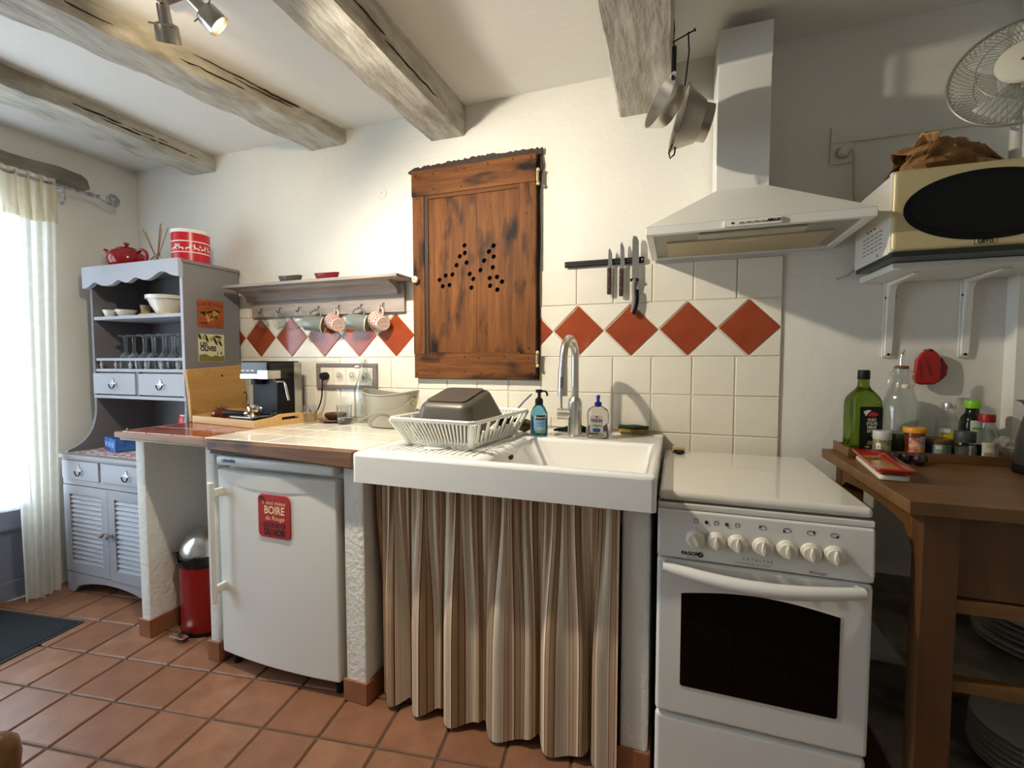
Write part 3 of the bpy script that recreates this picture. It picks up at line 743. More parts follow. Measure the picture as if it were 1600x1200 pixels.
text('EXTRA', .012, KPRINT, s1, (SX, -.222, 1.372), (0,1,0), (0,0,1), bold=.0006); text('produit de Provence', .009, BROWNP, s1, (SX, -.175, 1.362), (0,1,0), (0,0,1))
for a in ((-.190, 1.430, .05, .011, .3), (-.150, 1.437, .045, .010, -.2), (-.215, 1.412, .05, .012, -.7), (-.160, 1.410, .04, .011, -.9), (-.185, 1.398, .04, .010, .9), (-.225, 1.425, .035, .010, .2)): leaf(*a, s1, SX)
for a in ((-.166, 1.432, .008, .007), (-.153, 1.424, .006, .007), (-.166, 1.417, .006, .008), (-.206, 1.407, .008, .009), (-.197, 1.391, .009, .012), (-.180, 1.394, .006, .007)): dot(*a, s1, SX+.0003, OLIVE)
s2 = sign('cream_olive_sign', -.255, -.115, 1.178, 1.318, mat('cream_tin', rgb(206, 206, 170), 0.5), 'cream tin sign reading LES OLIVES on the dresser side')
text('LES', .026, KPRINT, s2, (SX, -.246, 1.266), (0,1,0), (0,0,1), 'LEFT', bold=.0012)
text('OLIVES', .033, KPRINT, s2, (SX, -.246, 1.243), (0,1,0), (0,0,1), 'LEFT', bold=.0016, squash=.82)
for a in ((-.247, 1.303, .035, .014, -1.2), (-.212, 1.296, .05, .015, -1.15), (-.165, 1.284, .055, .014, -1.1), (-.140, 1.276, .05, .014, -1.0), (-.150, 1.306, .05, .013, -.1)): leaf(*a, s2, SX)
for a in ((-.226, 1.300, .010, .013), (-.187, 1.293, .009, .014), (-.143, 1.291, .012, .009)): dot(*a, s2, SX+.0003, OLIVE)
M().add([(SX, a, b) for a, b in [(-.253, 1.180), (-.117, 1.180), (-.117, 1.212), (-.14, 1.205), (-.165, 1.212), (-.19, 1.203), (-.22, 1.218), (-.253, 1.212)]], [tuple(range(8))]).build('painted_hills', mat('hill_paint', rgb(120, 112, 52), 0.6), s2, world=True)
for y in (-.131, -.137, -.155): leaf(y, 1.222, .022, .005, PI/2, s2, SX+.0004, mat('cypress_paint', rgb(120, 66, 40), 0.6), 'painted_cypress')
# ================================================================ MASONRY COUNTER
def partition(x0, x1, yf, z1, label, fronttile=True):
    o = thing('counter_partition', ((x0+x1)/2, yf/2, 0), label, 'partition', group='masonry partitions under the counter')
    n = 16; m = M()
    m.rbox(x0, x1, yf, -0.004, 0, z1, .010, 2)
    m.build('plaster_pier', W_ROUGH, o, world=True)
    M().rbox(x0-.006, x1+.006, yf-.008, yf+.0, 0, .078, .002, 1).build('skirting_tile', TERRA_S, o, world=True, smooth=30)
    M().rbox(x1, x1+.008, yf+.001, yf+.22, 0, .078, .002, 1).build('skirting_tile', TERRA_S, o, world=True, smooth=30)
    return o
partition(-1.615, -1.557, -0.61, 0.852, 'white masonry partition between the dresser and the red bin')
partition(-1.185, -1.135, -0.625, 0.852, 'narrow white masonry partition between the red bin and the fridge')
partition(-0.528, -0.443, -0.628, 0.826, 'white masonry partition between the fridge and the striped curtain')
partition(0.405, 0.482, -0.60, 0.792, 'white masonry partition between the striped curtain and the cooker')

wt = thing('worktop', (-1.03, -0.33, 0.852), 'tiled kitchen worktop with wooden front edge, red tiles at one end', 'worktop')
M().box(-1.645, -0.432, -0.645, -0.006, 0.853, 0.880).build('slab', GROUT, wt, world=True)
m = M().prism([(-1.650, .866), (-1.095, .860), (-1.095, .8885), (-1.650, .8885)], -.664, -.646); m.build('wooden_edge', EDGEWOOD, wt, world=True, bevel=.003)
m = M().prism([(-1.098, .852), (-0.445, .829), (-0.445, .889), (-1.098, .889)], -.682, -.6465); m.build('wooden_edge', EDGEWOOD2, wt, world=True, bevel=.006)
M().box(-1.660, -1.6455, -.655, -.30, .866, .8885).build('wooden_edge', EDGEWOOD, wt, world=True, bevel=.002)
M().box(-1.135, -0.445, -.640, -.60, .829, .852).build('support_batten', DARKWOOD, wt, world=True)
xs = [-1.642, -1.49, -1.34, -1.165, -1.015, -0.865, -0.715, -0.565, -0.434]; ys = [-.643, -.50, -.35, -.20, -.05, -.008]
for i in range(len(xs)-1):
    for j in range(len(ys)-1):
        M().rbox(xs[i]+.002, xs[i+1]-.002, ys[j]+.002, ys[j+1]-.002, .876, .8895 + random.uniform(-.0006, .0004), .0025, 1).build('worktop_tile', TILE_R if i < 3 else TILE_W, wt, world=True, smooth=30)

# ---------------------------------------------------------------- fridge
fr = thing('fridge', (-0.82, -0.36, 0), 'white undercounter fridge with a red slogan magnet on its door', 'fridge')
FX0, FX1 = -1.098, -0.545
M().rbox(FX0+.004, FX1-.004, -.595, -.06, .03, .80, .006).build('cabinet', ENAM, fr, world=True)
M().rbox(FX0, FX1, -.648, -.05, .787, .826, .012, 3).build('top_panel', ENAM, fr, world=True)
def frontface(u, v):
    x = FX0 + (FX1-FX0)*u; z = .058 + (.772-.058)*v
    return Vector((x, -.640 - .016*(1-(2*u-1)**2), z))
m = M(); nu = 20
out = [(FX0 + (FX1-FX0)*i/nu, -.640 - .016*(1-(2*i/nu-1)**2)) for i in range(nu+1)]
m.prism(out + [(FX1, -.598), (FX0, -.598)], .058, .772, 'xy'); m.build('door', ENAM, fr, world=True, bevel=.006)
m = M(); out2 = [(FX0+.004 + (FX1-FX0-.008)*i/nu, -.643 - .020*(1-(2*i/nu-1)**2)) for i in range(nu+1)]
vs = [(x, y, .7705) for x, y in out2] + [(x, y+.004, .733 - .020*math.sin(PI*i/nu)) for i, (x, y) in enumerate(out2)]
vs += [(x, y+.02, .7705) for x, y in out2] + [(x, y+.02, .733 - .020*math.sin(PI*i/nu)) for i, (x, y) in enumerate(out2)]
k = nu+1
fs = [(i, i+1, k+i+1, k+i) for i in range(nu)] + [(2*k+i, 3*k+i, 3*k+i+1, 2*k+i+1) for i in range(nu)] + [(i, 2*k+i, 2*k+i+1, i+1) for i in range(nu)] + [(k+i, k+i+1, 3*k+i+1, 3*k+i) for i in range(nu)]
m.add(vs, fs); m.build('door_brow', ENAM, fr, world=True)
h = M().rbox(-1.082, -1.062, -.700, -.682, .275, .735, .006, 3).build('handle', PLASTW, fr, world=True)
for z in (.325, .690): M().rbox(-1.080, -1.064, -.690, -.640, z-.016, z+.016, .004).build('handle_mount', PLASTW, h, world=True)
text('LIEBHERR', .016, mat('navy_print', rgb(40, 48, 110), 0.5), fr, (-1.03, -.6488, .808), bold=.0008)
text('comfort', .007, mat('grey_print', rgb(130, 130, 136), 0.5), fr, (-.982, -.6488, .801))
for x in (FX0+.03, FX1-.03): M().cyl((x, -.60, 0), (x, -.60, .032), .016).build('foot', BLACK, fr, world=True)
for x in (FX0+.03, FX1-.03): M().cyl((x, -.10, 0), (x, -.10, .032), .016).build('foot', BLACK, fr, world=True)
mg = thing('fridge_magnet', (-0.802, -0.6575, 0.56), 'red rounded magnet with a French wine slogan on the fridge door', 'magnet')
MG = mat('magnet_red', rgb(170, 34, 30), 0.5)
M().prism(rrect(-.877, -.730, .548, .704, .020), -.6605, -.6565).build('magnet_plate', MG, mg, world=True, bevel=.001)
YM = -.6609; CRM = mat('cream_print', rgb(238, 216, 160), 0.6); DKR = mat('dark_red_print', rgb(70, 12, 14), 0.6)
text('Il vaut mieux', .021, CRM, mg, (-.803, YM, .6755), shear=.25)
text('BOIRE', .040, CRM, mg, (-.801, YM, .648), bold=.0008, squash=.86)
text('du Rouge', .023, CRM, mg, (-.800, YM, .620), shear=.25)
text('QUE DE BROYER', .023, DKR, mg, (-.801, YM, .594), bold=.0010, squash=.60)
text('DU NOIR', .032, KPRINT, mg, (-.801, YM, .568), bold=.0018, squash=.72)
M().tube([(-.842, YM, .675), (-.850, YM, .688), (-.858, YM, .683), (-.868, YM, .690), (-.862, YM, .697), (-.850, YM, .694), (-.848, YM, .690)], .0018, 6).build('printed_corkscrew', DKR, mg, world=True)

# ---------------------------------------------------------------- pedal bin
bn = thing('pedal_bin', (-1.415, -0.455, 0), 'red pedal bin with a domed steel lid under the worktop', 'bin')
M().lathe([(0, .012), (.100, .012), (.103, .02), (.105, .325), (0, .325)], n=44).build('body', REDB, bn)
M().lathe([(0, 0), (.104, 0), (.104, .014), (0, .014)], n=44).build('base_ring', BLACK, bn)
BAG = mat('bin_bag', rgb(24, 25, 27), 0.25)
def bagf(u, v):
    a = 2*PI*u; r = .108 + .020*v*(0.6+0.4*math.sin(7*a)) + .004*math.sin(17*a+3*v); return Vector((r*math.cos(a), r*math.sin(a), .300 + .045*v + .010*math.sin(5*a)*v))
M().grid(bagf, 60, 6).build('bin_bag', BAG, bn, solid=.001)
M().lathe([(.107, .326), (.112, .330), (.112, .340), (.104, .345)], n=44).build('lid_ring', BLACK, bn)
M().lathe([(.104, .343), (.101, .362), (.090, .392), (.070, .417), (.042, .434), (.018, .441), (0, .442), (0, .438), (.06, .415), (.095, .36), (.100, .343)], n=44).build('lid', STEEL, bn)
pd = M().rbox(-.022, .022, -.140, -.090, .006, .014, .003).build('pedal', BLACK, bn); M().rbox(-.040, .040, -.150, -.122, .020, .026, .002).build('pedal_plate', CHROME, pd)
M().box(-.02, .02, -.13, -.10, .012, .022).build('pedal_arm', BLACK, pd)

# ================================================================ SINK
sk = thing('ceramic_sink', (0.04, -0.38, 0.80), 'wide white ceramic sink with drainer and deep apron front', 'sink')
SX0, SX1, SY0, SY1, ST, SB = -0.427, 0.500, -0.705, -0.050, 0.892, 0.797
bx0, bx1, by0, by1 = 0.005, 0.465, -0.668, -0.238
b = bmesh.new()
V = lambda x, y, z: b.verts.new((x, y, z))
X4 = [SX0, bx0, bx1, SX1]; Y4 = [SY0, by0, by1, SY1]
top = [[V(x, y, ST) for y in Y4] for x in X4]
for i in range(3):
    for j in range(3):
        if (i, j) != (1, 1): b.faces.new((top[i][j], top[i+1][j], top[i+1][j+1], top[i][j+1]))
ib = [[V(x, y, 0.715) for y in (by0+.125, by1-.02)] for x in (bx0+.10, bx1-.02)]
tt = [[top[1][1], top[1][2]], [top[2][1], top[2][2]]]
b.faces.new((tt[0][0], tt[0][1], ib[0][1], ib[0][0])); b.faces.new((tt[1][1], tt[1][0], ib[1][0], ib[1][1]))
b.faces.new((tt[0][1], tt[1][1], ib[1][1], ib[0][1])); b.faces.new((tt[1][0], tt[0][0], ib[0][0], ib[1][0]))
b.faces.new((ib[0][0], ib[0][1], ib[1][1], ib[1][0]))
bo = {}
for i in range(4):
    for j in range(4):
        if i in (0, 3) or j in (0, 3): bo[i, j] = V(X4[i], Y4[j], SB)
per = [(i, 0) for i in range(4)] + [(3, j) for j in range(1, 4)] + [(i, 3) for i in (2, 1, 0)] + [(0, j) for j in (2, 1)]
for a, c in zip(per, per[1:] + per[:1]): b.faces.new((top[a[0]][a[1]], bo[a], bo[c], top[c[0]][c[1]]))
ub = [V(x, y, 0.695) for x, y in ((bx0+.07, by0+.125), (bx1, by0+.125), (bx1, by1), (bx0+.07, by1))]
ur = [V(x, y, SB) for x, y in ((bx0-.02, by0+.10), (bx1+.012, by0+.10), (bx1+.012, by1+.012), (bx0-.02, by1+.012))]
b.faces.new(ub)
for i in range(4): b.faces.new((ur[i], ur[(i+1)%4], ub[(i+1)%4], ub[i]))
ring = [bo[0,0], bo[3,0], bo[3,3], bo[0,3]]
mm = M().bm(b); mm.build('basin', CERAM, sk, world=True, bevel=.012)
m = M()
for k in range(15):
    x = -.375 + k*.0235
    m.box(x, x+.010, -.64, -.14, ST-.002, ST+.0028)
m.build('drainer_ridge', CERAM, sk, world=True, kind='stuff')
M().rbox(.020, .028, -.480, -.445, .852, .866, .003).build('overflow_slot', BLACKM, sk, world=True)
M().lathe([(0, .7155), (.036, .7155), (.040, .7165), (.030, .7175), (0, .717)], (.30, -.44, 0), 28).build('drain', CHROME, sk, world=True)
# tiled ledge behind the sink
ld = thing('sink_ledge', (0.03, -0.025, 0.85), 'low tiled ledge along the wall behind the sink', 'ledge')
for i in range(6):
    x0 = -.425 + i*.1543
    M().rbox(x0+.001, x0+.1533, -.0485, -.005, .86, .897 + random.uniform(-.001, .001), .003, 1).build('ledge_tile', TILE_W, ld, world=True, smooth=30)

# ---------------------------------------------------------------- striped curtain under the sink
def stripes(name):
    m = bpy.data.materials.new(name); m.use_nodes = True; nt = m.node_tree; N = nt.nodes; L = nt.links; bs = N['Principled BSDF']; bs.inputs['Roughness'].default_value = 0.9; bs.inputs['Specular IOR Level'].default_value = 0.1
    uv = N.new('ShaderNodeUVMap'); sp = N.new('ShaderNodeSeparateXYZ'); L.new(uv.outputs[0], sp.inputs[0])
    mu = N.new('ShaderNodeMath'); mu.operation = 'MULTIPLY'; mu.inputs[1].default_value = 13.0; L.new(sp.outputs[0], mu.inputs[0])
    fr_ = N.new('ShaderNodeMath'); fr_.operation = 'FRACT'; L.new(mu.outputs[0], fr_.inputs[0])
    rp = N.new('ShaderNodeValToRGB'); cr = rp.color_ramp; cr.interpolation = 'CONSTANT'
    taupe = rgb(164, 140, 108); cream = rgb(236, 226, 202); red = rgb(120, 26, 30); sand = rgb(200, 172, 142)
    st = [(0, red), (.026, taupe), (.17, red), (.188, taupe), (.33, red), (.356, cream)]
    p = .385
    for i in range(9): st += [(p + .034*i, taupe), (p + .034*i + .012, cream)]
    st += [(.71, red), (.722, sand), (.83, red), (.842, sand), (.94, cream)]
    st = st[:31]
    while len(cr.elements) > 1: cr.elements.remove(cr.elements[-1])
    cr.elements[0].position = 0; cr.elements[0].color = st[0][1]
    for q, c in st[1:]: e = cr.elements.new(q); e.color = c
    L.new(fr_.outputs[0], rp.inputs[0]); L.new(rp.outputs[0], bs.inputs['Base Color'])
    nz = N.new('ShaderNodeTexNoise'); nz.inputs['Scale'].default_value = 700; bp = N.new('ShaderNodeBump'); bp.inputs['Strength'].default_value = .15; bp.inputs['Distance'].default_value = .002
    tc = N.new('ShaderNodeTexCoord'); L.new(tc.outputs['Object'], nz.inputs[0]); L.new(nz.outputs[0], bp.inputs['Height']); L.new(bp.outputs[0], bs.inputs['Normal'])
    return m
sc = thing('sink_curtain', (-0.02, -0.57, 0.03), 'gathered beige striped fabric curtain hanging below the sink', 'curtain')
def skirt(u, v):
    z = .776 - (.776-.022)*v
    big = .5 - .5*math.cos(min(1, v*1.5)*PI)
    x = -.428 + .826*u + (1-v)*.004*math.sin(90*u)
    a = .017*big + .004
    ph = 2*PI*(6.2*u + .35*math.sin(5*u))
    y = -.588 - .020*u + a*math.sin(ph) + .012*big*math.sin(2.1*ph+1) + (1-big)*.005*math.sin(2*PI*34*u + 2*math.sin(11*u)) - .015*v*math.sin(3*u)
    x += .020*big*math.cos(ph)
    z += .010*math.sin(ph+.8)*v*v - .004*(1-v)*math.sin(2*PI*34*u)**2
    return Vector((min(.400, max(-.440, x)), y, z))
M().grid(skirt, 320, 40).build('panel', stripes('striped_fabric'), sc, world=True, smooth=80)
M().tube([(-.440, -.586, .768), (.404, -.606, .768)], .005, 8).build('curtain_wire', STEEL, sc, world=True)
# plumbing shadow: the carcass back is open, the wall shows behind

# ---------------------------------------------------------------- faucet
fc = thing('kitchen_faucet', (0.176, -0.150, 0.8925), 'brushed steel arched kitchen faucet with pull-out spout', 'faucet')
M().lathe([(0, 0), (.032, 0), (.032, .004), (.027, .006), (.027, .130), (.024, .142), (.016, .150), (.015, .152), (0, .152)], n=32).build('base_column', STEEL, fc)
arch = [(0, 0, .15), (0, 0, .30)] + [(-.006*(1-math.cos(t)), -.072 + .072*math.cos(t), .30 + .072*math.sin(t)) for t in [PI*i/16 for i in range(1, 17)]] + [(-.012, -.146, .28), (-.013, -.147, .265)]
M().tube(arch, .0145, 18).build('neck', STEEL, fc)
sp = M().cyl((-.013, -.147, .268), (-.0145, -.150, .165), .0165, .0185, 24).build('spout_head', STEEL, fc)
M().rbox(-.019, -.008, -.1695, -.1655, .195, .235, .002).build('spray_button', mat('dark_steel', (.2, .19, .18, 1), .4, 1.0), sp)
lv = M().cyl((0, 0, .085), (-.066, -.004, .085), .022, n=24).build('lever_body', STEEL, fc)
M().cyl((-.052, -.004, .105), (-.054, -.004, .178), .0045, n=12).build('lever', STEEL, lv)
# ================================================================ COOKER
ck = thing('cooker', (0.74, -0.34, 0), 'white freestanding gas cooker with seven knobs and a closed lid', 'cooker')
CX0, CX1 = 0.503, 0.980
def cp(name, m, material, parent=None, **k): return m.build(name, material, parent or ck, world=True, **k)
cp('body', M().rbox(CX0+.004, CX1-.004, -.615, -.03, .02, .802, .004), ENAM)
cp('hob_rim', M().rbox(CX0, CX1, -.646, -.03, .797, .812, .003), ENAM)
m = M().rbox(CX0+.001, CX1-.001, -.642, -.045, .8145, .842, .012, 3); cp('lid', m, mat('lid_enamel', rgb(224, 220, 208), 0.12, coat=.5))
cp('gasket', M().box(CX0+.006, CX1-.006, -.640, -.05, .811, .8155), mat('gasket_grey', rgb(90, 90, 88), .6))
pn = cp('control_panel', M().prism([(-.615, .668), (-.652, .668), (-.656, .690), (-.650, .796), (-.615, .796)], CX0, CX1, 'yz'), ENAM, bevel=.006)
KX = [.596, .644, .693, .749, .801, .851, .899]
for i, x in enumerate(KX):
    q = Matrix.Rotation(PI/2, 4, 'X')
    kb = M().lathe([(.0235, 0), (.0235, .004), (.0215, .008), (.0185, .010), (.0178, .014), (.0165, .0155), (0, .0155)], (x, -.6535, .7265), 32, mtx=q).build('knob', ENAM2, ck, world=True)
    a = R(22 if i == 0 else 2)
    ca, sa = math.cos(a), math.sin(a)
    pts = [(0, .0175), (.0042, .006), (.0048, -.006), (0, -.0175), (-.0048, -.006), (-.0042, .006)]
    M().prism([(x + u*ca - w*sa, .7265 + u*sa + w*ca) for u, w in pts], -.6790, -.668).build('knob_grip', ENAM2, kb, world=True, bevel=.0015)
YP = -.6515
def ic(name, pts, r=.0007): cp(name, M().tube([(a, YP, b) for a, b in pts], r, 5), KPRINT)
for i, x in enumerate(KX):
    z = .772
    if i < 3:
        ic('printed_icon', [(x-.0045, z-.0045), (x+.0045, z-.0045), (x+.0045, z+.0045), (x-.0045, z+.0045), (x-.0045, z-.0045)])
        text(['minuteur', 'thermostat', 'allumage four'][i], .0055, KPRINT, ck, (x, YP-.0002, z-.011))
    else:
        ic('printed_icon', [(x+.008*math.cos(t), z+.0055*math.sin(t)) for t in [2*PI*k/14 for k in range(15)]], .0006)
        cp('printed_mark', M().cyl((x + [-.006, -.006, .006, .006][i-3], YP, z + [.003, -.003, .003, -.003][i-3]), (x + [-.006, -.006, .006, .006][i-3], YP-.0006, z + [.003, -.003, .003, -.003][i-3]), .0026, n=10), KPRINT)
    cp('printed_mark', M().box(x-.0025, x+.0025, YP-.0006, YP, z-.0185, z-.0165), KPRINT)
for x, c in ((.621, rgb(40, 14, 14)), (.668, rgb(96, 40, 16))): cp('indicator_lamp', M().cyl((x, -.649, .7715), (x, -.6535, .7715), .0042, n=16), mat('lamp_%d' % int(x*1000), c, .25))
text('FAGOR', .0125, KPRINT, ck, (.583, -.6562, .6865), bold=.0006)
cp('logo_disc', M().cyl((.608, -.655, .6865), (.608, -.6563, .6865), .0072, n=20), KPRINT)
text('F', .011, WPRINT, ck, (.608, -.6567, .6865), shear=.3)
text('Innovation', .007, mat('grey_print', rgb(130, 130, 136), .5), ck, (.590, -.6562, .6765))
text('C A T A L Y S E', .010, mat('grey_print2', rgb(96, 92, 88), .5), ck, (.738, -.6562, .6905)); text('Four à nettoyage par catalyse', .0065, MATS['grey_print2'], ck, (.728, -.6562, .6800))
text('Allumage', .010, mat('navy_print2', rgb(52, 52, 80), .5), ck, (.866, -.6562, .6790), shear=.25)
# oven door with window and bowed handle
cp('oven_door', M().rbox(CX0, CX1, -.652, -.617, .246, .664, .010, 3), ENAM)
wpoly = [(.568, .330), (.912, .330), (.916, .335)] + [(.916 - .352*t, .578 + .020*math.sin(PI*t)) for t in [i/14 for i in range(15)]] + [(.564, .335)]
cp('window_frame', M().prism([(x + (.003 if x > .74 else -.003), z + (.003 if z > .45 else -.003)) for x, z in wpoly], -.6532, -.650), ENAM2)
cp('oven_window', M().prism(wpoly, -.6542, -.652), BLACKG)
hpts = [(.520 + .436*t, -.668 - .030*math.sin(PI*t), .650 - .012*math.sin(PI*t)) for t in [i/20 for i in range(21)]]
cp('door_handle', M().tube(hpts, [.0135 + .004*math.sin(PI*i/20) for i in range(21)], 14, flat=1.0), ENAM)
for x in (.528, .948): cp('handle_mount', M().cyl((x, -.645, .649), (x, -.672, .649), .013, .011, 16), ENAM)
cp('storage_drawer', M().rbox(CX0, CX1, -.648, -.617, .050, .238, .012, 3), ENAM)
cp('plinth', M().box(CX0+.02, CX1-.02, -.60, -.06, 0, .05), BLACKM)
lh = thing('lid_stop', (.556, -.095, .8422), 'small dark lid stop with a wooden block on the cooker lid', 'lid stop')
M().rbox(-.022, .022, -.008, .012, 0, .022, .003).build('wood_block', mat('pale_wood', rgb(196, 172, 128), .6), lh)
M().rbox(-.018, .018, -.022, -.006, 0, .012, .004).build('clip', BLACK, lh); M().lathe([(0, 0), (.009, 0), (.011, .008), (.006, .012), (0, .012)], (0, -.034, 0), 18).build('rubber_foot', BLACK, lh)

# ================================================================ EXTRACTOR HOOD
hd = thing('extractor_hood', (0.745, -0.2, 1.57), 'white pyramid extractor hood with a tall chimney above the cooker', 'extractor hood')
def hh(name, m, material, parent=None, **k): return m.build(name, material, parent or hd, world=True, **k)
hx0, hx1, hy0 = .446, 1.046, -.392
cx0, cx1, cy0 = .657, .815, -.198
z0, z1, z2 = 1.572, 1.597, 1.748
hh('canopy', M().add([(hx0, hy0, z1), (hx1, hy0, z1), (hx1, -.004, z1), (hx0, -.004, z1), (cx0, cy0, z2), (cx1, cy0, z2), (cx1, -.004, z2), (cx0, -.004, z2)],
   [(0,1,5,4), (1,2,6,5), (2,3,7,6), (3,0,4,7), (4,5,6,7), (3,2,1,0)]), ENAM, smooth=20)
hh('lip', M().box(hx0, hx1, hy0, hy0+.018, z0, z1).box(hx0, hx0+.022, hy0+.018, -.004, z0, z1).box(hx1-.022, hx1, hy0+.018, -.004, z0, z1).box(hx0+.022, hx1-.022, -.03, -.004, z0, z1), ENAM, bevel=.002)
hh('chimney', M().box(cx0, cx1, cy0, -.004, z2-.004, 2.262), ENAM, bevel=.002)
hh('chimney_sleeve', M().box(cx0-.0015, cx1+.0015, cy0-.0015, -.004, 2.15, 2.266), ENAM, bevel=.002)
hh('underside', M().box(hx0+.022, hx1-.022, hy0+.018, -.03, z0+.008, z0+.014), mat('hood_grey', rgb(150, 148, 140), .4))
hh('grease_filter', M().rbox(hx0+.06, hx1-.06, -.25, -.035, z0+.002, z0+.0085, .002), mat('filter_mesh', rgb(190, 176, 144), .5, .3, bump=(300, .4)))
hh('filter_latch', M().rbox(.70, .775, -.245, -.215, z0-.001, z0+.004, .002), mat('filter_cream', rgb(198, 186, 158), .5))
hh('light_cover', M().rbox(.60, .90, -.335, -.275, z0+.001, z0+.0085, .003), mat('light_cover', rgb(176, 170, 156), .3))
sw = hh('switch_panel', M().rbox(.666, .818, -.402, -.392, z0+.002, z1-.003, .003), PLASTW)
for i in range(4): M().rbox(.706+.019*i, .719+.019*i, -.406, -.401, z0+.009, z0+.013, .001, 1).build('switch', mat('switch_grey', rgb(150, 148, 142), .4), sw, world=True)
M().cyl((.690, -.401, z0+.0115), (.690, -.4035, z0+.0115), .0032, n=14).build('indicator_lamp', mat('lamp_red_dark', rgb(60, 20, 16), .3), sw, world=True)
text('AIRLUX', .010, KPRINT, sw, (.797, -.4026, z0+.0115), bold=.0008)

# ================================================================ KNIFE RACK
kr = thing('knife_rack', (.257, -.004, 1.577), 'black magnetic knife rack screwed above the white tiles', 'knife rack')
M().rbox(.100, .417, -.016, -.0035, 1.566, 1.590, .003).build('rail', BLACK, kr, world=True)
for z in (1.572, 1.581): M().box(.120, .398, -.0175, -.0155, z, z+.004).build('magnet_strip', mat('dark_rubber', rgb(36, 36, 36), .6), kr, world=True)
for x in (.107, .410): M().cyl((x, -.0185, 1.578), (x, -.015, 1.578), .004, n=12).build('screw', CHROME, kr, world=True)
KHAND = wood('rosewood', rgb(66, 40, 30), rgb(46, 26, 20), None, stretch=(60, 60, 6), rough=.45)
BLADE = mat('blade_steel', (.72, .70, .66, 1), .22, 1.0)
def paring(x, ztip, zb, zend, w, label, lean=0):
    o = thing('kitchen_knife', (x, -.022, zb), label, 'knife', group='knives on the magnetic rack', rot=(0, lean, 0))
    M().prism([(-.004, 0), (w-.005, 0), (w-.004, .02), (w-.006, (ztip-zb)*.75), (.001, ztip-zb), (-.004, (ztip-zb)*.9)], -.0012, .0012).build('blade', BLADE, o)
    hd_ = M().rbox(-.0085, .0085, -.007, .007, zend-zb, 0, .004).build('handle', KHAND, o)
    for zz in (.25, .72): M().cyl((0, -.0082, (zend-zb)*zz), (0, .0082, (zend-zb)*zz), .0022, n=10).build('rivet', CHROME, hd_)
    M().rbox(-.0075, .0075, -.0068, .0068, -.002, .010, .002, 1).build('bolster', BLADE, o)
paring(.284, 1.630, 1.553, 1.447, .016, 'smallest paring knife with a dark wooden handle on the knife rack')
paring(.331, 1.652, 1.548, 1.438, .017, 'middle kitchen knife with a dark riveted handle on the knife rack')
bk = thing('bread_knife', (.386, -.024, 1.500), 'long bread knife with a grey and black moulded handle on the rack', 'knife', group='knives on the magnetic rack')
se = []
for i in range(26): se.append((-.014 + (.0015 if i % 2 else 0), .006 + .150*i/25))
M().prism([(.013, -.004), (-.014, -.004)] + se + [(-.010, .170), (.004, .166), (.011, .148)], -.0010, .0010).build('blade', BLADE, bk)
GH = mat('grey_grip', rgb(120, 116, 108), .6)
M().tube(smoothpts([(0, 0, .002), (-.004, 0, -.03), (-.001, 0, -.07), (-.004, 0, -.110), (-.010, 0, -.132)], 4), [.012, .013, .0125, .0115, .011, .011, .0115, .012, .0125, .013, .013, .0125, .012, .0115, .011, .010, .008], 12, flat=.75).build('handle', GH, bk)
M().rbox(-.021, .013, -.0095, .0095, -.006, .005, .004).build('finger_guard', BLACK, bk)
M().tube(smoothpts([(.005, -.003, -.04), (.006, -.003, -.08), (0, -.003, -.115), (-.008, -.003, -.134)], 4), .0095, 10, flat=.8).build('grip_inlay', BLACK, bk)

# ================================================================ HANGING PAN AND COLANDER
nl = thing('beam_nail', (.52, -.35, 2.17), 'long rusty nail driven into the side of the beam holding the colander', 'nail')
M().cyl((.505, -.352, 2.160), (.578, -.352, 2.186), .0022, n=8).build('shank', IRON, nl, world=True); M().cyl((.577, -.352, 2.1856), (.580, -.352, 2.1868), .005, n=10).build('nail_head', IRON, nl, world=True)
PANALU = mat('old_aluminium', (.68, .66, .61, 1), .33, 1.0, bump=(60, .05))
sp_ = thing('saucepan', (.519, -.375, 2.125), 'shallow aluminium saucepan with a black handle hanging beside the beam', 'saucepan')
ax_ = Vector((-.80, -.48, .33)).normalized()
q = ax_.to_track_quat('Z', 'X').to_matrix().to_4x4(); q.translation = Vector((-.038, 0, -.142))
M().lathe([(0, -.050), (.055, -.050), (.062, -.045), (.080, .0), (.082, .001), (.078, .0), (.060, -.043), (0, -.047)], n=40, mtx=q).build('pan_body', PANALU, sp_)
M().rbox(-.006, .008, -.005, .005, -.088, .012, .004).build('handle', BLACK, sp_)
co = thing('colander', (.559, -.352, 2.176), 'old metal colander with wire handles hanging from the nail', 'colander')
ax_ = Vector((-.95, -.22, .22)).normalized()
q = ax_.to_track_quat('Z', 'X').to_matrix().to_4x4(); q.translation = Vector((-.020, 0, -.245))
DALU = mat('dark_aluminium', (.40, .36, .30, 1), .4, 1.0, bump=(40, .1))
M().lathe([(0, -.070), (.050, -.070), (.050, -.090), (.054, -.090), (.054, -.064), (.060, -.062), (.090, -.004), (.098, .0), (.098, .003), (.088, .0), (.056, -.058), (0, -.066)], n=44, mtx=q).build('bowl_body', DALU, co)
M().tube([(.001, 0, .008), (.004, 0, -.05), (-.006, .0, -.150)], .0022, 6).build('wire_hanger', IRON, co)
M().tube([(-.040, 0, -.320), (-.050, 0, -.345), (-.046, .0, -.362), (-.034, 0, -.352), (-.030, 0, -.325)], .0028, 6).build('wire_handle', IRON, co)
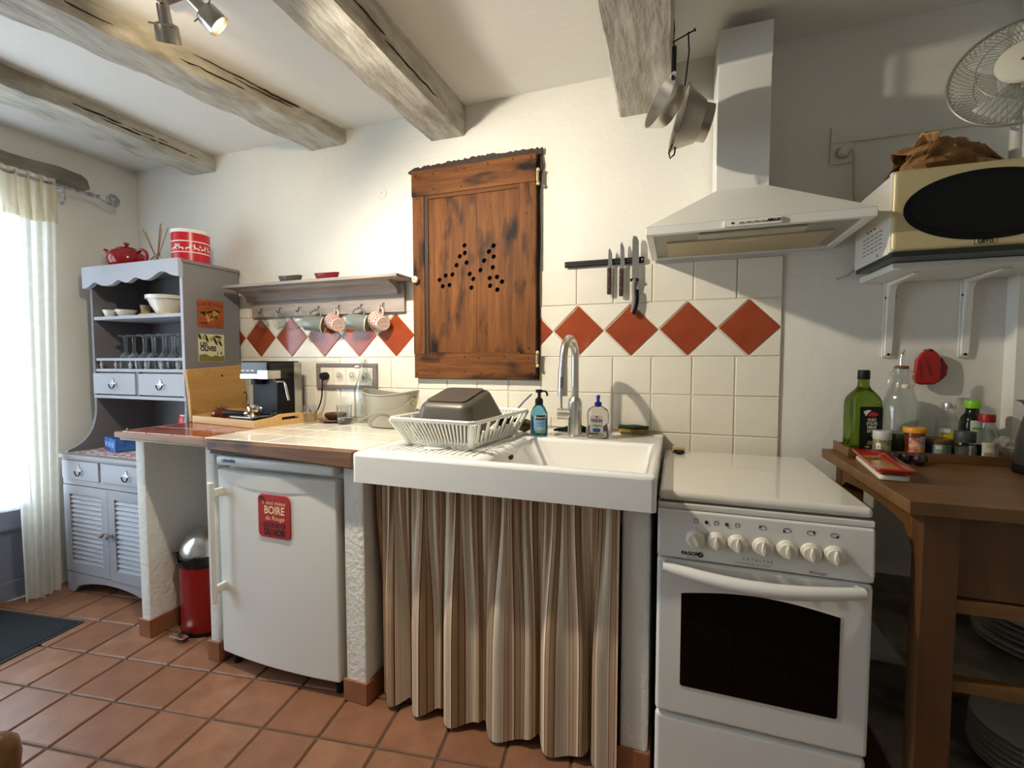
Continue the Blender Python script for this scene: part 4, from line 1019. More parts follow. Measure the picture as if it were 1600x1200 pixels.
# ================================================================ OLD WOODEN CUPBOARD DOOR IN THE WALL
cd = thing('cupboard_door', (-.314, -.01, 1.10), 'old stained pine wall cupboard door with a pattern of drilled holes', 'cupboard door')
def dp(name, m, material, parent=None, **k): return m.build(name, material, parent or cd, world=True, **k)
x0, x1 = -.612, -.018; zb, zt = 1.103, 2.043
dp('top_rail', M().rbox(x0, x1, -.032, -.003, 1.928, zt, .003), OLDPINE_H)
dp('bottom_rail', M().rbox(x0+.008, x1, -.032, -.003, zb, 1.213, .003), OLDPINE_H)
dp('stile', M().rbox(x0+.004, -.548, -.0315, -.003, 1.213, 1.928, .003), OLDPINE)
dp('stile', M().rbox(-.090, x1, -.0315, -.003, 1.213, 1.928, .003), OLDPINE)
holes = [(-0.35, 1.693), (-0.349, 1.66), (-0.374, 1.647), (-0.341, 1.617), (-0.39, 1.609), (-0.411, 1.569), (-0.445, 1.566), (-0.476, 1.549), (-0.46, 1.519), (-0.426, 1.523), (-0.326, 1.566), (-0.309, 1.544), (-0.318, 1.506), (-0.274, 1.58), (-0.256, 1.62), (-0.212, 1.634), (-0.216, 1.588), (-0.23, 1.543), (-0.197, 1.546), (-0.173, 1.524), (-0.229, 1.51), (-0.195, 1.491), (-0.212, 1.68), (-0.234, 1.657)]
hr = .0105
def board(a, b):
    hs_ = [circle(x, z, hr, 14) for x, z in holes if a < x < b]
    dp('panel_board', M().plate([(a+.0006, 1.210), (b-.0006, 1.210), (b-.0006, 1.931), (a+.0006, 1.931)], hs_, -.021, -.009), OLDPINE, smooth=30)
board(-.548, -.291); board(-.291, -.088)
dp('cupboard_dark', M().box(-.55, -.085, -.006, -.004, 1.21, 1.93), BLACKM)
dp('moulding', M().box(-.548, -.530, -.0265, -.020, 1.213, 1.928), DARKWOOD); dp('moulding', M().box(-.530, -.090, -.0265, -.020, 1.912, 1.928), OLDPINE_H)
dp('moulding', M().box(-.530, -.090, -.0245, -.020, 1.213, 1.222), OLDPINE_H); dp('moulding', M().box(-.099, -.090, -.0245, -.020, 1.222, 1.912), OLDPINE)
NAIL = mat('nail_head', rgb(40, 30, 24), .45, .6)
for x, z in [(-.59, 2.020), (-.50, 2.018), (-.385, 2.018), (-.345, 2.022), (-.235, 2.028), (-.12, 2.030), (-.04, 2.028), (-.598, 1.944), (-.50, 1.952), (-.36, 1.946), (-.582, 1.918), (-.052, 1.905), (-.06, 1.80), (-.595, 1.205), (-.59, 1.125), (-.48, 1.20), (-.48, 1.13), (-.35, 1.20), (-.345, 1.135), (-.28, 1.195), (-.27, 1.128), (-.16, 1.20), (-.05, 1.195), (-.035, 1.13), (-.05, 1.235)]:
    dp('nail', M().lathe([(0, .0022), (.003, .0016), (.0042, 0)], (x, -.0318, z), 8, mtx=Matrix.Rotation(PI/2, 4, 'X')), NAIL)
kn = dp('knob', M().lathe([(0, .026), (.010, .025), (.0155, .019), (.0155, .013), (.010, .007), (.006, 0)], (-.588, -.032, 1.553), 24, mtx=Matrix.Rotation(PI/2, 4, 'X')), mat('porcelain', rgb(226, 214, 184), .2))
M().lathe([(0, .0285), (.004, .028), (.005, .025)], (-.588, -.032, 1.553), 14, mtx=Matrix.Rotation(PI/2, 4, 'X')).build('knob_screw', BRASS, kn, world=True)
HING = mat('cream_hinge', rgb(206, 188, 140), .5)
for z in (1.19, 1.945):
    h_ = dp('hinge', M().cyl((-.012, -.030, z-.020), (-.012, -.030, z+.020), .006, n=12), BRASS)
    M().lathe([(0, 0), (.006, .002), (.008, .008), (.005, .014), (0, .016)], (-.010, -.030, z-.036), 12).build('hinge_tip', HING, h_, world=True); M().lathe([(0, 0), (.006, .002), (.008, .008), (.005, .014), (0, .016)], (-.010, -.030, z+.020), 12).build('hinge_tip', HING, h_, world=True)
# dark gap above the door, its shade put in as a ragged dark strip
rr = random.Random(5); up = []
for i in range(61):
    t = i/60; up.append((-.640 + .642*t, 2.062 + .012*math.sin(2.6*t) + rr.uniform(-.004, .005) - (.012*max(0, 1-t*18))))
dp('gap_shade_strip', M().prism([(-.640, 2.046), (-.560, 2.0435), (.000, 2.0435), (.002, 2.055)] + up[::-1], -.012, .004), DARKWOOD, smooth=0)
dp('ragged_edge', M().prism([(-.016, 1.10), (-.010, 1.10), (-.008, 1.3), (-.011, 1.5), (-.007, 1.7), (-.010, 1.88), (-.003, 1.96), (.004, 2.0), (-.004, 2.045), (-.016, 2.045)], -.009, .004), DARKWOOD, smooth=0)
# round blank cover on the plaster
bc = thing('blank_cover', (-.795, .006, 1.98), 'small round white cover plate on the plaster wall', 'cover plate')
M().lathe([(0, .003), (.024, .003), (.026, 0)], n=28, mtx=Matrix.Rotation(PI/2, 4, 'X')).build('plate', W_PLAST, bc); M().cyl((0, -.0045, .003), (0, -.002, .003), .0015, n=8).build('screw', NAIL, bc)

# ================================================================ MUG SHELF
sh = thing('mug_shelf', (-1.13, -.07, 1.41), 'limed wood wall shelf with a row of cup hooks', 'shelf')
M().rbox(-1.605, -.662, -.022, -.0045, 1.413, 1.552, .002).build('back_board', PALEW, sh, world=True)
M().rbox(-1.655, -.617, -.152, -.0045, 1.553, 1.568, .003).build('top_board', PALEW, sh, world=True)
M().prism([(-.0225, 1.553), (-.105, 1.553), (-.102, 1.544)] + [(v.x, v.y) for v in bez((-.094, 1.538, 0), (-.040, 1.532, 0), (-.036, 1.500, 0), 8)] + [(-.036, 1.493), (-.0225, 1.493)], -1.625, -.690, 'yz').build('crown_moulding', PALEW, sh, world=True)
HK = [-1.529, -1.403, -1.276, -1.154, -1.028, -.896, -.772]
for x in HK:
    pts = [(x, -.022, 1.452), (x, -.034, 1.452)] + [(x, -.034 - .012*math.sin(t), 1.440 + .012*math.cos(t)) for t in [PI*i/9 for i in range(1, 11)]] + [(x, -.026, 1.432)]
    pts = [(x, -.022, 1.455), (x, -.030, 1.455), (x, -.036, 1.450), (x, -.034, 1.440), (x, -.040, 1.432), (x, -.049, 1.434), (x, -.053, 1.443)]
    M().tube(smoothpts(pts, 3), .0021, 6).build('cup_hook', IRON, sh, world=True)

def mug_parts(o, r, L, body, rim, inside, wall=.004, hand=None, taper=.86, pattern=None, ringh=.026):
    """axis along +X = mouth; handle on +Z side; origin = where the hook holds the handle"""
    q = Matrix.Rotation(PI/2, 4, 'Y'); top = -(r + ringh)
    q.translation = Vector((0, 0, top))
    p = [(0, -L/2+.002), (r*taper*.9, -L/2), (r*taper, -L/2+.004), (r, L/2-.004)]
    M().lathe(p, n=32, mtx=q).build('mug_body', body, o)
    M().lathe([(r, L/2-.004), (r, L/2), (r-wall, L/2), (r-wall-.001, L/2-.006)], n=32, mtx=q).build('rim', rim, o)
    M().lathe([(r-wall-.001, L/2-.006), (r*taper-wall, -L/2+.006), (0, -L/2+.006)], n=32, mtx=q).build('inside', inside, o)
    M().tube(smoothpts([(L*.30, 0, top+r*.93), (L*.24, 0, top+r+ringh*.75), (0, 0, top+r+ringh+.001), (-L*.26, 0, top+r+ringh*.6), (-L*.30, 0, top+r*.90)], 5), .0048, 8).build('handle', hand or body, o)
    if pattern:
        for row in range(3):
            for k in range(16):
                a = 2*PI*(k + .5*(row % 2))/16; zz = -L/2 + L*(.20 + .28*row); rr_ = r*(taper + (1-taper)*(.20+.28*row)) + .0004
                c = []
                for j in range(8):
                    t = 2*PI*j/8; s = .0075 if j % 2 == 0 else .0042
                    aa = a + s*math.cos(t)/rr_; c.append(q @ Vector((rr_*math.cos(aa), rr_*math.sin(aa), zz + s*math.sin(t))))
                pattern.add(c, [tuple(range(8))])
        pattern.build('printed_flowers', mat('rose_print', rgb(158, 74, 66), .5), o, kind='stuff')
GMUG = mat('grey_green_glaze', rgb(122, 128, 120), .2, coat=.3); CRG = mat('cream_glaze', rgb(216, 204, 180), .25, coat=.2); PMUG = mat('white_patterned_glaze', rgb(222, 208, 196), .25, coat=.2, var=(300, rgb(190, 140, 128), .06))
labels = ['leftmost clear glass cup hanging from the shelf hooks', 'second clear glass cup from the left on the shelf hooks', 'third clear glass cup hanging next to a grey mug']
for i in range(3):
    o = thing('glass_cup', (HK[i], -.043, 1.4335), labels[i], 'cup', group='glass cups on the shelf hooks', rot=(0, R(14), R(180+28)))
    q = Matrix.Rotation(PI/2, 4, 'Y'); q.translation = Vector((0, 0, -.052))
    M().lathe([(0, -.027), (.018, -.028), (.022, -.024), (.030, .0), (.033, .028), (.0315, .028), (.0285, .0), (.020, -.021), (0, -.023)], n=28, mtx=q).build('cup_body', PGLASS, o)
    M().tube(smoothpts([(.012, 0, -.021), (.008, 0, -.005), (0, 0, .001), (-.012, 0, -.006), (-.014, 0, -.028)], 4), .0038, 8).build('handle', PGLASS, o)
for i, lab in ((3, 'grey-green mug hanging between the glass cups and a patterned mug'), (5, 'grey-green mug hanging between two red patterned mugs')):
    o = thing('grey_mug', (HK[i], -.046, 1.4335), lab, 'mug', group='mugs on the shelf hooks', rot=(0, R(8), R(20)))
    mug_parts(o, .041, .094, GMUG, CRG, CRG, taper=.9)
for i, lab in ((4, 'red patterned mug hanging between two grey mugs'), (6, 'red patterned mug hanging nearest the wooden cupboard door')):
    o = thing('patterned_mug', (HK[i], -.046, 1.4335), lab, 'mug', group='mugs on the shelf hooks', rot=(0, R(-16), R(180-32)))
    mug_parts(o, .042, .092, PMUG, CRG, CRG, taper=.82, pattern=M())
def boat(name, x, col, label):
    o = thing(name, (x, -.085, 1.5685), label, 'dish', rz=R(4))
    mt = mat(name + '_glaze', col, .35, bump=(90, .4))
    prof = []
    m = M()
    def f(u, v):
        a = 2*PI*u; k = [.62, .86, 1.0, .93, .78, .55][int(v*5+.001)]; z = [.0, .012, .034, .034, .014, .006][int(v*5+.001)]
        return Vector((.063*k*math.cos(a)*(1+.06*math.cos(2*a)), .036*k*math.sin(a), z + .003*math.cos(2*a)*(1 if 1 < v*5 < 4 else 0)))
    m.grid(f, 36, 5); vs = [m.v[i] for i in range(36)]; m.add(vs, [tuple(range(36))]); vs2 = [m.v[5*37+i] for i in range(36)]; m.add(vs2, [tuple(range(36))])
    m.build('dish_body', mt, o, smooth=40)
boat('grey_dish', -1.275, rgb(84, 82, 72), 'small grey boat-shaped dish on the mug shelf')
boat('red_dish', -1.050, rgb(120, 28, 42), 'small dark red boat-shaped dish on the mug shelf')

# ================================================================ FOUR-GANG SOCKET PANEL
sp4 = thing('socket_panel', (-1.008, -.004, 1.105), 'four-gang cream wall socket in a grey frame', 'socket panel')
M().box(-1.191, -.825, -.016, -.0042, 1.151, 1.170).box(-1.191, -.825, -.016, -.0042, 1.042, 1.060).box(-1.191, -1.166, -.016, -.0042, 1.060, 1.151).box(-.850, -.825, -.016, -.0042, 1.060, 1.151).build('frame', mat('grey_frame', rgb(124, 112, 108), .6), sp4, world=True, bevel=.002)
for i in range(4):
    xa = -1.166 + i*.079; xc = xa + .0395
    g_ = M().rbox(xa+.0005, xa+.0785, -.013, -.0042, 1.0605, 1.1505, .003).build('socket_plate', SOCK, sp4, world=True)
    M().lathe([(.019, .001), (.021, .0035), (.023, .0035), (.024, 0)], (xc, -.013, 1.1055), 28, mtx=Matrix.Rotation(PI/2, 4, 'X')).build('socket_ring', SOCK, g_, world=True)
    M().cyl((xc, -.0142, 1.1055), (xc, -.0125, 1.1055), .019, n=24).build('socket_well', MATS['socket_shadow'], g_, world=True)
    for dx in (-.008, .008): M().cyl((xc+dx, -.0150, 1.1035), (xc+dx, -.0140, 1.1035), .0024, n=10).build('socket_hole', BLACKM, g_, world=True)
    M().cyl((xc, -.022, 1.1145), (xc, -.014, 1.1145), .002, n=10).build('earth_pin', CHROME, g_, world=True)
pg = thing('power_plug', (-1.127, -.03, 1.10), 'black power plug and cable of the coffee machine in the first socket', 'plug')
M().lathe([(0, .040), (.012, .039), (.018, .032), (.0195, .015), (.0195, .0025), (0, .0025)], (-1.127, -.013, 1.1055), 24, mtx=Matrix.Rotation(PI/2, 4, 'X')).build('plug_body', BLACK, pg, world=True)
M().tube(smoothpts([(-1.127, -.040, 1.100), (-1.126, -.046, 1.075), (-1.127, -.046, 1.045), (-1.140, -.040, .985), (-1.172, -.035, .930), (-1.205, -.03, .912), (-1.225, -.032, .935)], 6), [.010, .009, .008, .006, .005] + [.0036]*32, 8).build('cable', BLACK, pg, world=True)

# ================================================================ THINGS ON THE WORKTOP
WT = .8903
bt = thing('bamboo_tray', (-1.372, -.205, WT), 'pale bamboo tray holding the coffee machine', 'tray', rz=R(-8))
w, d = .222, .165
M().rbox(-w, w, -d, d, 0, .008, .001).build('tray_base', BAMBOO, bt)
M().rbox(-w, w, -d-.012, -d, 0, .032, .002).build('tray_side', BAMBOO, bt); M().rbox(-w, w, d, d+.012, 0, .032, .002).build('tray_side', BAMBOO, bt)
def tray_end(xa, xb):
    out = [(-d-.012, 0), (d+.012, 0), (d+.012, .032), (.085, .040), (.05, .050), (-.05, .050), (-.085, .040), (-d-.012, .032)]
    M().plate(out, [rrect(-.045, .045, .022, .036, .0065)], xa, xb, 'yz').build('tray_end', BAMBOO, bt)
tray_end(w, w+.012); tray_end(-w-.012, -w)
# coffee machine
cm = thing('coffee_machine', (-1.335, -.17, WT+.0085), 'black espresso machine with a chrome band standing on the bamboo tray', 'coffee machine', rz=R(-3))
GB = mat('gloss_black', rgb(16, 16, 17), .18)
M().rbox(-.092, .092, -.170, .105, 0, .022, .008).build('drip_base', BLACK, cm)
M().rbox(-.070, .070, -.162, -.06, .022, .026, .002).build('drip_grid', STEEL, cm)
M().rbox(-.075, .092, -.035, .105, .022, .27, .006).build('column', BLACK, cm)
M().rbox(-.094, .094, -.085, .105, .195, .283, .012, 3).build('brew_head', GB, cm)
M().rbox(-.0945, .0945, -.0875, -.02, .198, .222, .006).build('chrome_band', CHROME, cm)
M().rbox(.025, .0952, -.0885, -.015, .198, .240, .004).build('badge_plate', STEEL, cm)
for i in range(3): M().rbox(-.085+.033*i, -.062+.033*i, -.0868, -.084, .234, .240, .001, 1).build('button_light', WPRINT, cm)
M().cyl((-.02, -.045, .172), (-.02, -.045, .197), .032, n=24).build('group_head', BLACK, cm)
M().rbox(.093, .098, .060, .106, .005, .276, .002).build('steel_flank', STEEL, cm)
sw_ = M().tube(smoothpts([(.085, -.05, .197), (.098, -.052, .186), (.118, -.045, .186), (.136, -.035, .184), (.142, -.033, .172)], 5), .004, 8).build('steam_pipe', CHROME, cm)
M().cyl((.142, -.033, .172), (.158, -.030, .098), .0055, n=12).build('steam_nozzle', STEEL, sw_)
pf = thing('portafilter', (-1.300, -.300, WT+.046), 'portafilter with a black handle resting on the drip tray', 'portafilter', rz=R(6))
M().tube([(-.165, 0, .004), (-.155, 0, .004), (-.06, 0, .002), (-.045, 0, .001)], [.010, .0125, .0115, .009], 14).build('handle', BLACK, pf)
q = Matrix.Rotation(R(22), 4, 'Y'); q.translation = Vector((0, 0, .002))
M().lathe([(0, -.012), (.022, -.012), (.024, -.008), (.030, .024), (.034, .026), (.034, .034), (.030, .034), (.026, .026), (.022, -.004), (0, -.006)], n=28, mtx=q).build('filter_basket', CHROME, pf)
M().cyl((-.048, 0, .001), (-.028, 0, .004), .007, n=12).build('neck', CHROME, pf)
tp_ = thing('coffee_tamper', (-1.203, -.262, WT+.009), 'small black tamper cap at the tray end by the cut-out handle', 'tamper')
M().lathe([(0, 0), (.026, 0), (.028, .010), (.026, .030), (.022, .046), (.014, .052), (0, .053)], n=24).build('cap', BLACK, tp_)
tm = thing('tomato', (-1.520, -.285, WT+.009), 'dark red tomato lying on the bamboo tray', 'tomato')
M().lathe([(0, .002), (.016, 0), (.034, .008), (.042, .024), (.039, .042), (.022, .053), (.006, .050), (0, .047)], n=28).build('fruit', mat('tomato_skin', rgb(122, 46, 30), .2, coat=.4, var=(14, rgb(96, 30, 22), .25)), tm)
m = M()
for k in range(5): a = 2*PI*k/5; m.tube([(0, 0, .050), (.016*math.cos(a), .016*math.sin(a), .057), (.03*math.cos(a), .03*math.sin(a), .062)], [.003, .002, .0006], 5)
m.tube([(0, 0, .05), (.012, 0, .068)], .0018, 5).build('stalk', mat('stalk', rgb(70, 66, 36), .7), tm)
gp = thing('paper_packet', (-1.495, -.150, WT+.0095), 'crumpled pale green packet behind the portafilter on the tray', 'packet', rz=R(10))
M().grid(lambda u, v: Vector((-.045+.09*u, -.04+.08*v, .004+.030*math.sin(PI*u)*math.sin(PI*v)+.006*math.sin(17*u+3)*math.sin(13*v))), 12, 10).build('wrapper', mat('pale_green_wrap', rgb(176, 180, 150), .5, var=(30, rgb(210, 206, 184), .1)), gp, smooth=15, solid=.001)
# cutting board leaning on the dresser side
cbd = thing('cutting_board', (-1.655, -.185, WT), 'worn wooden cutting board leaning upright against the dresser side', 'cutting board', rot=(0, R(-6), R(2)))
out = [(-.165, 0), (.150, 0), (.158, .03), (.150, .09), (.160, .13), (.150, .20), (.153, .262), (.14, .270), (-.155, .252), (-.165, .243), (-.162, .12)]
M().prism(out, 0, .022, 'yz').build('board_body', BOARDW, cbd, bevel=.004)
for y, z in ((.02, .215), (.145, .12)): M().lathe([(0, .0008), (.005, .0005), (.006, 0)], (.022, y, z), 12, mtx=Matrix.Rotation(PI/2, 4, 'Y')).build('knot', DARKWOOD, cbd)
def tumbler(x, y, r, h, label, water=0):
    o = thing('drinking_glass', (x, y, WT), label, 'glass')
    M().lathe([(0, 0), (r*.86, 0), (r*.88, .003), (r, h), (r-.0018, h), (r*.86-.001, .008), (0, .008)], n=28).build('tumbler_body', PGLASS, o)
    if water: M().lathe([(0, .0085), (r*.84, .0085), (r*.88, water), (0, water)], n=28).build('water', mat('water', (1,1,1,1), 0, trans=1, ior=1.33), o)
tumbler(-1.085, -.175, .033, .085, 'empty tumbler beside the bamboo tray')
tumbler(-.905, -.155, .035, .088, 'tumbler with a little water in front of the glass carafe', .030)
cs = thing('shell_dish', (-1.005, -.092, WT), 'brown patterned dish with trinkets on the worktop by the wall', 'dish')
cs.scale = (.85, .85, 1.0)
M().lathe([(0, .001), (.06, 0), (.095, .010), (.100, .016), (.094, .015), (.06, .006), (0, .005)], n=36).build('saucer', mat('brown_glaze', rgb(76, 46, 36), .25, var=(30, rgb(130, 96, 84), .1)), cs)
M().lathe([(0, .007), (.04, .008), (.058, .022), (.062, .038), (.056, .040), (.04, .018), (0, .014)], (-.01, .01, 0), 24).build('shell_bowl', mat('brown_wood', rgb(96, 60, 38), .4, var=(40, rgb(60, 34, 22), .2)), cs)
cf = thing('glass_carafe', (-.862, -.062, WT), 'clear swing-top glass carafe in front of the sockets', 'carafe')
M().lathe([(0, 0), (.044, 0), (.048, .005), (.048, .145), (.046, .165), (.030, .215), (.017, .250), (.015, .285), (.018, .288), (.018, .298), (.014, .298), (.0125, .285), (.014, .250), (.027, .213), (.043, .163), (.0455, .14), (.0455, .008), (0, .006)], n=40).build('bottle', PGLASS, cf)
M().lathe([(0, .0), (.011, 0), (.012, .006), (.009, .012), (0, .013)], (-.030, -.012, .258), 16).build('stopper', mat('porcelain', rgb(226, 214, 184), .2), cf)
M().lathe([(.0125, .0), (.0125, .004)], (-.030, -.012, .257), 16).build('rubber_seal', REDC, cf)
M().tube([(-.018, 0, .282), (-.034, -.012, .268), (-.030, -.012, .256)], .0012, 6).tube([(.018, 0, .282), (.019, 0, .270)], .0012, 6).build('wire_bail', STEEL, cf)
pt = thing('grey_pot', (-.655, -.155, WT), 'tall grey oval pot with a slanting rim beside the dish rack', 'pot', rz=R(-6))
PG = mat('grey_enamel', rgb(150, 145, 130), .28, coat=.2)
def potf(u, v):
    a = 2*PI*u; k = .78 + .22*min(1, v*1.05); rx, ry = .145*k, .085*k
    return Vector((rx*math.cos(a), ry*math.sin(a), .004 + v*(.150 + .010*math.cos(2*a))))
def poti(u, v): p = potf(u, v); return Vector((p.x*.96, p.y*.94, max(p.z, .008)))
m = M().grid(potf, 48, 8); m.add([potf(i/48, 0) for i in range(48)], [tuple(range(48))]); m.build('pot_body', PG, pt, smooth=50)
m = M().grid(poti, 48, 8); m.add([poti(i/48, 0) for i in range(48)], [tuple(range(48))]); m.build('pot_lining', PG, pt, smooth=50)
M().tube([potf(i/48, 1)*.995 for i in range(48)], .0035, 6, closed=True).build('rim', PG, pt)
M().tube(smoothpts([(.140, -.02, .13), (.10, -.072, .085), (0, -.082, .070), (-.10, -.070, .035), (-.12, -.04, .02)], 6), .0025, 6).build('bail_handle', PG, pt)
M().rbox(.128, .150, -.022, .002, .105, .135, .004).build('handle_lug', BRASS, pt)

# ================================================================ DISH RACK AND BASIN
RZ = R(-5)
dr = thing('dish_rack', (-.184, -.385, ST+.003), 'white plastic dish rack standing on the sink drainer', 'dish rack', rz=RZ)
bw, bd, tw, td, rh = .124, .165, .162, .220, .094
def side_pts(t, sx, sy):
    return Vector(((bw+(tw-bw)*t)*sx, (bd+(td-bd)*t)*sy, .012 + (rh-.012)*t))
corners = [(-1,-1),(1,-1),(1,1),(-1,1)]
rimp = []
for cx, cy, a in ((tw-.02, td-.02, 0), (-tw+.02, td-.02, 90), (-tw+.02, -td+.02, 180), (tw-.02, -td+.02, 270)):
    for i in range(5): t = R(a+22.5*i); rimp.append((cx+.02*math.cos(t), cy+.02*math.sin(t), rh))
M().tube(rimp, .0075, 8, closed=True, flat=.7).build('rim', PLASTW, dr)
M().box(-bw, bw, -bd, -bd+.006, .004, .018).box(-bw, bw, bd-.006, bd, .004, .018).box(-bw, -bw+.006, -bd, bd, .004, .018).box(bw-.006, bw, -bd, bd, .004, .018).build('base_frame', PLASTW, dr)
for i in range(11): M().box(-bw, bw, -bd+.02+.030*i, -bd+.028+.030*i, .006, .012).build('base_bar', PLASTW, dr)
for sx, sy in ((-1,-1),(1,-1),(1,1),(-1,1)):
    a, b_ = side_pts(0, sx, sy), side_pts(1, sx*.97, sy*.97)
    M().tube([a, b_], .012, 8).build('corner_post', PLASTW, dr)
for sy in (-1, 1):
    for i in range(20):
        u = -1 + 2*(i+.5)/20
        M().tube([side_pts(.0, u*.93, sy), side_pts(1, u*.93, sy*.985)], .0032, 6).build('slat', PLASTW, dr)
for sx in (-1, 1):
    for i in range(6):
        u = -1 + 2*(i+.5)/6
        M().tube([side_pts(0, sx, u*.95), side_pts(1, sx*.98, u*.95)], .0055, 6).build('slat', PLASTW, dr)
        if i < 5:
            v0 = u + 1/6
            M().tube([side_pts(0, sx, v0*.95), side_pts(.55, sx, v0*.95)], .004, 6).build('tine', PLASTW, dr)
for x, y in ((-bw, -bd), (bw, -bd), (bw, bd), (-bw, bd)): M().cyl((x*.95, y*.95, -.0), (x*.95, y*.95, .006), .008, n=12).build('foot', PLASTW, dr)
M().lathe([(0, .0), (.04, .0), (.042, .003), (0, .004)], (-.005, -bd-.01, 0), 24).build('drip_lip', PLASTW, dr)
bs = thing('roasting_tin', (-.190, -.405, ST+.050), 'dark grey roasting tin turned upside down in the dish rack', 'roasting tin', rot=(R(14), 0, RZ))
GT = mat('grey_nonstick', rgb(92, 86, 78), .38, .25)
m = M().rbox(-.5, .5, -.5, .5, 0, 1, .17, 4)
for v in m.v:
    k = 1 - .30*v.z
    v.x *= .265*k; v.y *= .27*k; v.z = v.z*.125
m.build('tin_body', GT, bs)
M().prism(rrect(-.078, .078, -.079, .079, .02), .1245, .1262, 'xy').build('base_recess', mat('grey_nonstick_dark', rgb(84, 76, 70), .45, .2), bs)
bb = thing('black_bowl', (-.082, -.235, ST+.020), 'black bowl tilted beside the roasting tin in the rack', 'bowl', rot=(R(-4), R(8), 0))
M().lathe([(0, .005), (.03, 0), (.040, .03), (.044, .055), (.041, .055), (.036, .03), (0, .01)], n=28).build('bowl_body', BLACK, bb)
sb_ = thing('blue_spatula', (-.062, -.150, ST+.026), 'thin blue-grey utensil leaning over the dish rack rim', 'spatula')
M().tube([(-.03, -.06, .0), (.000, .0, .068), (.024, .03, .102), (.046, .055, .128)], .0035, 8, flat=.6).build('shaft', mat('blue_grey_plastic', rgb(92, 120, 150), .4), sb_)

# ================================================================ AROUND THE FAUCET
LB = mat('label_white', rgb(226, 228, 226), .5)
so = thing('hand_soap', (.042, -.185, ST+.0008), 'blue liquid soap pump bottle with a black pump by the faucet', 'soap bottle')
BLUEL = mat('blue_soap', rgb(40, 130, 190), .05, trans=.85, ior=1.36); BLUEB = mat('blue_clear', rgb(120, 190, 224), .05, trans=.9, ior=1.4)
M().lathe([(0, 0), (.031, 0), (.034, .005), (.034, .078), (.033, .088), (.022, .112), (.013, .122), (.013, .128), (0, .128)], n=36).build('bottle', BLUEB, so)
M().lathe([(0, .003), (.0315, .004), (.0325, .074), (0, .074)], n=36).build('soap', mat('blue_fill', rgb(16, 86, 140), .2), so)
pb = M().lathe([(.0135, .118), (.0155, .119), (.0155, .140), (.010, .146), (.006, .148), (.0055, .165), (.013, .167), (.014, .178), (0, .179)], n=24).build('pump', BLACK, so)
M().tube(smoothpts([(.010, 0, .173), (.026, -.002, .172), (.032, -.003, .164), (.033, -.003, .154)], 4), .004, 8).build('nozzle', BLACK, pb)
def curved_label(parent, r, z0, z1, a0, a1, material, name='label_print'):
    M().grid(lambda u, v: Vector((r*math.sin(a0+(a1-a0)*u), -r*math.cos(a0+(a1-a0)*u), z0+(z1-z0)*v)), 14, 1).build(name, material, parent)
def ctext(parent, s, size, r, z, ang, material, **k):
    o = text(s, size, material, parent, (0, 0, 0), world=False, **k)
    for v in o.data.vertices:
        a = ang + v.co.x/r; zz = v.co.z; v.co = Vector((r*math.sin(a), -r*math.cos(a), z + zz))
    return o
curved_label(so, .0346, .020, .082, -.35, 1.05, mat('soap_label', rgb(120, 168, 200), .5)); curved_label(so, .0349, .064, .082, -.1, 1.0, KPRINT, 'label_band'); curved_label(so, .0349, .014, .024, -.2, 1.05, mat('green_print', rgb(110, 160, 70), .5), 'label_band')
ctext(so, 'Provendi', .013, .0352, .073, .45, WPRINT, shear=.2); ctext(so, 'Gel lavant', .008, .0352, .052, .40, mat('navy_print', rgb(40, 48, 110), .5)); ctext(so, 'mains douces', .006, .0352, .042, .40, MATS['navy_print']); ctext(so, 'BLEU', .008, .0352, .031, .45, WPRINT)
dsb = thing('dish_soap', (.268, -.172, ST+.0008), 'clear dish soap bottle with a blue cap right of the faucet', 'dish soap bottle')
M().lathe([(0, 0), (.040, 0), (.044, .006), (.045, .030), (.040, .052), (.041, .072), (.042, .090), (.036, .108), (.020, .120), (.011, .123), (0, .123)], n=36, sy=.62).build('bottle', mat('clear_pet', rgb(236, 232, 232), .05, trans=.92, ior=1.3), dsb)
cp_ = M().lathe([(.0135, .119), (.0135, .134), (.006, .138), (.006, .150), (.009, .152), (.005, .162), (0, .163)], n=24).build('cap', mat('blue_cap', rgb(18, 44, 150), .35), dsb)
M().prism(rrect(-.024, .024, .024, .088, .010), -.0292, -.0286).build('label_film', mat('pale_label', rgb(222, 214, 214), .4), dsb)
text('VISION', .0155, mat('teal_print', rgb(34, 70, 92), .5), dsb, (0, -.0296, .068), bold=.0006, squash=.85, world=False)
for dx, dz, a in ((-.012, .050, .4), (-.004, .052, -.4), (.006, .050, .5), (.013, .050, -.3), (0, .047, 0)):
    M().prism([(dx-.007*math.cos(a), dz-.007*math.sin(a)), (dx-.002*math.sin(a), dz+.0025), (dx+.007*math.cos(a), dz+.007*math.sin(a)), (dx+.002*math.sin(a), dz-.0025)], -.0297, -.0293).build('printed_leaf', mat('green_print2', rgb(90, 150, 70), .5), dsb)
M().prism(rrect(-.014, .014, .026, .040, .003), -.0298, -.0293).build('printed_badge', mat('blue_badge', rgb(40, 84, 150), .5), dsb); M().prism(circle(0, .082, .0045, 14), -.0297, -.0293).build('printed_emblem', mat('pink_print', rgb(206, 90, 90), .5), dsb)
spg = thing('sponge', (.388, -.030, .8985), 'yellow sponge with a dark green scouring pad on the sink ledge', 'sponge', rz=R(-4))
M().rbox(-.055, .055, -.032, .018, 0, .021, .006, 3).build('foam', mat('sponge_yellow', rgb(176, 142, 70), .9, var=(60, rgb(120, 92, 40), .15), bump=(120, .6)), spg)
M().grid(lambda u, v: Vector((-.055+.11*u, -.033+.052*v, .023+.002*math.sin(9*u)*math.cos(4*v))), 14, 6).build('scouring_pad', mat('scour_green', rgb(36, 58, 42), .95, bump=(150, .8)), spg, solid=.010)
